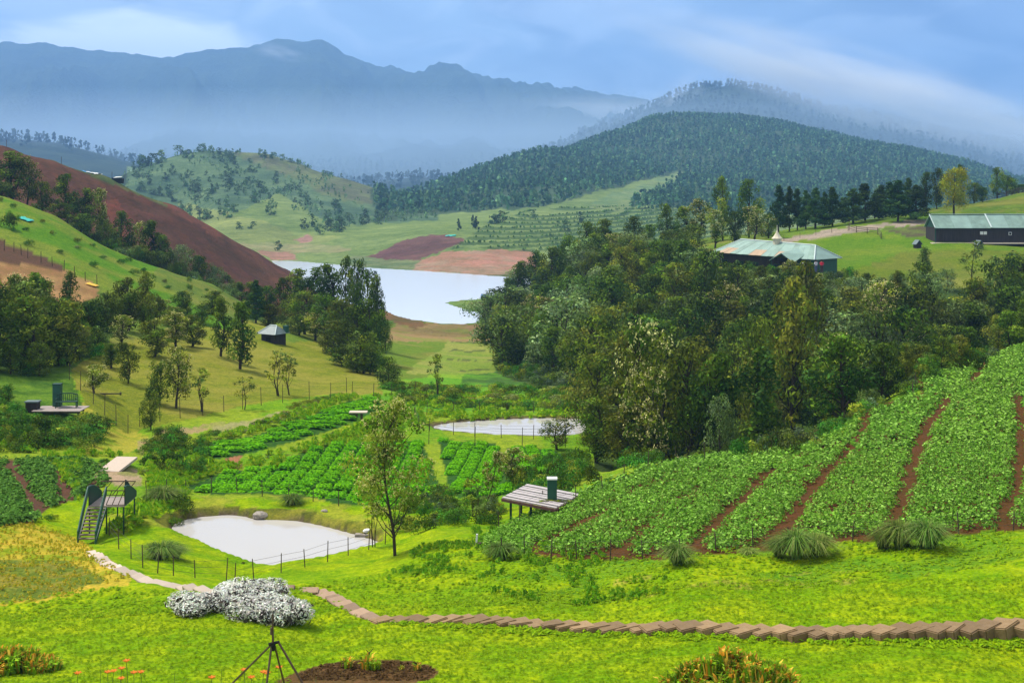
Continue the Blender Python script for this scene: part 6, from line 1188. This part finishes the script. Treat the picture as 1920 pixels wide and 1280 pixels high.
# flower bed plants
for i, (px, py, s_, lab) in enumerate([(650,1252,.8,'small leafy plant at the left of the soil bed'),(688,1254,1.0,'larger leafy plant in the middle of the soil bed'),(705,1256,.8,'plant touching the larger one in the soil bed'),(752,1255,.35,'tiny seedling right of the plants in the soil bed'),(782,1256,.55,'small reddish plant at the right of the soil bed')]):
    g = ground(px, py, 28, 34); o = link('bed_plant', lance[i % 4], None, g-Vector((0, 0, .02)), (0, 0, i)); o.scale = (s_,)*3; tag(o, lab, 'plant')
p = ground(692, 1250, 28, 34); g = MB(); g.bar((0, 0, 0), (0, 0, .38), .018); g.bar((0, 0, .34), (.09, 0, .46), .01); g.bar((0, 0, .34), (-.07, .02, .43), .01); o = g.build('bare_twig', M_bark_dark, None, p); tag(o, 'bare forked twig standing in the soil bed', 'twig')
M_or = mat('orange_petal', (.75, .20, .02), .5); M_stem = mat('flower_stem', (.10, .16, .03), .7)
def lily(px, py, D, s_, k):
    g0 = at(px, D); hh = -(py-HOR)/F*D-g0.z; o = empty('orange_lily', g0, k*1.7); tag(o, 'orange lily flower on a thin stem at the bottom edge', 'flower', 'orange lilies along the bottom edge')
    g = MB(); g.bar((0, 0, 0), (.03, 0, hh*.6), .008); g.bar((.03, 0, hh*.6), (0, 0, hh), .007); g.build('stem', M_stem, o); g = MB()
    for i in range(6):
        a = i*math.pi/3; d = Vector((math.cos(a), math.sin(a), 0)); s2 = Vector((-d.y, d.x, 0)); c = Vector((0, 0, hh)); g.add([c, c+d*.05*s_+s2*.025*s_+Vector((0, 0, .05*s_)), c+d*.10*s_+Vector((0, 0, .055*s_)), c+d*.05*s_-s2*.025*s_+Vector((0, 0, .05*s_))], [(0, 1, 2, 3)])
    g.build('petals', M_or, o)
for k, (px, py, D) in enumerate([(237,1241,28),(202,1262,28.3),(213,1260,28.6),(251,1263,27.8),(264,1262,28.2),(146,1264,28),(397,1272,28),(227,1274,27.6),(458,1258,27.5),(494,1262,27.8),(500,1264,28),(471,1272,27.4),(523,1253,28.4),(228,1255,28.9)]): lily(px, py, D, 1.0, k)
for px, py in ((187, 1238), (325, 1258), (413, 1255), (395, 1262), (90, 1262), (590, 1268)):
    g0 = at(px, 28.3); hh = -(py-HOR)/F*28.3-g0.z; g = MB(); g.bar((0, 0, 0), (.03, 0, hh), .009, .004); o = g.build('seed_stalk', M_stem, None, g0); tag(o, 'thin flowerless stalk at the bottom edge of the lawn', 'plant stalk', 'flowerless stalks along the bottom edge')
print('things', round(time.time()-T0, 1))
# ------------------------------------------------------------------ air
def volbox(name, b, col_, dens, aniso=.0, label=None):
    (x0, x1), (y0, y1), (z0, z1) = b
    mb = MB(); mb.box(((x0+x1)/2, (y0+y1)/2, (z0+z1)/2), (x1-x0, y1-y0, z1-z0))
    m = bpy.data.materials.new(name); m.use_nodes = True; t_ = m.node_tree; t_.nodes.clear()
    o = N('ShaderNodeOutputMaterial', t_); v = N('ShaderNodeVolumePrincipled', t_)
    v.inputs['Color'].default_value = (*col_, 1); v.inputs['Density'].default_value = dens; v.inputs['Anisotropy'].default_value = aniso
    t_.links.new(v.outputs[0], o.inputs['Volume'])
    ob = mb.build(name, m); tag(ob, label, kind='stuff'); return ob
volbox('haze', ((-4200, 8200), (-60, 9300), (float(WZ.min())-1.0, float(WZ.max())+25)), (.30, .55, .96), 1.8e-4)
volbox('valley_mist', ((-3900, 6500), (2350, 5500), (-34, 165)), (.60, .78, 1.0), 5.5e-4, label='pale mist lying in the valley before the mountains')
def mist_bank(name, c, ax, tilt, dens, label, ns=2.2, col_=(.93, .96, 1.0), off=0.0):
    bm = bmesh.new(); bmesh.ops.create_icosphere(bm, subdivisions=3, radius=1); me = bpy.data.meshes.new(name); bm.to_mesh(me); bm.free()
    m = bpy.data.materials.new(name); m.use_nodes = True; t_ = m.node_tree; t_.nodes.clear(); o = N('ShaderNodeOutputMaterial', t_); v = N('ShaderNodeVolumePrincipled', t_)
    v.inputs['Color'].default_value = (*col_, 1); tcn = N('ShaderNodeTexCoord', t_); ln = N('ShaderNodeVectorMath', t_, operation='LENGTH'); t_.links.new(tcn.outputs['Object'], ln.inputs[0])
    fl = N('ShaderNodeMapRange', t_, interpolation_type='SMOOTHSTEP'); t_.links.new(ln.outputs['Value'], fl.inputs[0]); fl.inputs[1].default_value = 1.0; fl.inputs[2].default_value = .15
    mp = N('ShaderNodeMapping', t_); mp.inputs['Location'].default_value = (off, off, off); t_.links.new(tcn.outputs['Object'], mp.inputs[0]); n = N('ShaderNodeTexNoise', t_); n.inputs['Scale'].default_value = ns; n.inputs['Detail'].default_value = 3; t_.links.new(mp.outputs[0], n.inputs['Vector'])
    nr = N('ShaderNodeMapRange', t_, interpolation_type='SMOOTHSTEP'); t_.links.new(n.outputs[0], nr.inputs[0]); nr.inputs[1].default_value = .30; nr.inputs[2].default_value = .66
    mu = N('ShaderNodeMath', t_, operation='MULTIPLY'); t_.links.new(fl.outputs[0], mu.inputs[0]); t_.links.new(nr.outputs[0], mu.inputs[1]); m2 = N('ShaderNodeMath', t_, operation='MULTIPLY'); t_.links.new(mu.outputs[0], m2.inputs[0]); m2.inputs[1].default_value = dens
    t_.links.new(m2.outputs[0], v.inputs['Density']); t_.links.new(v.outputs[0], o.inputs['Volume']); me.materials.append(m)
    ob = link(name, me, None, c, (0, tilt, 0)); ob.scale = ax; return tag(ob, label, kind='stuff')
def P3(px, py, D): return ((px-CX)/F*D, D, -(py-HOR)/F*D)
mist_bank('mist_bank', P3(1620, 165, 3150), (760, 190, 110), .28, .016, 'pale mist bank swallowing the top of the right mountain')
mist_bank('mist_wisp', P3(1270, 190, 3350), (120, 60, 70), -.9, .007, 'wisp of mist rising over the left shoulder of the right mountain', 2.6, off=3.0)
mist_bank('mist_wisp', P3(520, 98, 5350), (150, 90, 45), .2, .006, 'small wisp of cloud below the highest mountain peak', 2.4, off=5.0)
mist_bank('mist_wisp', P3(1180, 215, 5200), (600, 200, 90), .05, .006, 'mist hiding the right end of the long mountain ridge', 2.0, off=7.0)
sc.cycles.volume_step_rate = 2.0; sc.cycles.volume_max_steps = 128
sc.cycles.volume_bounces = 2; sc.cycles.max_bounces = 5; sc.cycles.diffuse_bounces = 2; sc.cycles.transparent_max_bounces = 8
sc.cycles.glossy_bounces = 2; sc.cycles.transmission_bounces = 2
ntri = sum(sum(len(p.vertices)-2 for p in m_.polygons) if len(m_.polygons) < 50000 else len(m_.polygons)*2 for m_ in bpy.data.meshes)
print('tris', ntri)
print('done', round(time.time()-T0, 1), 'objects', len(bpy.data.objects))
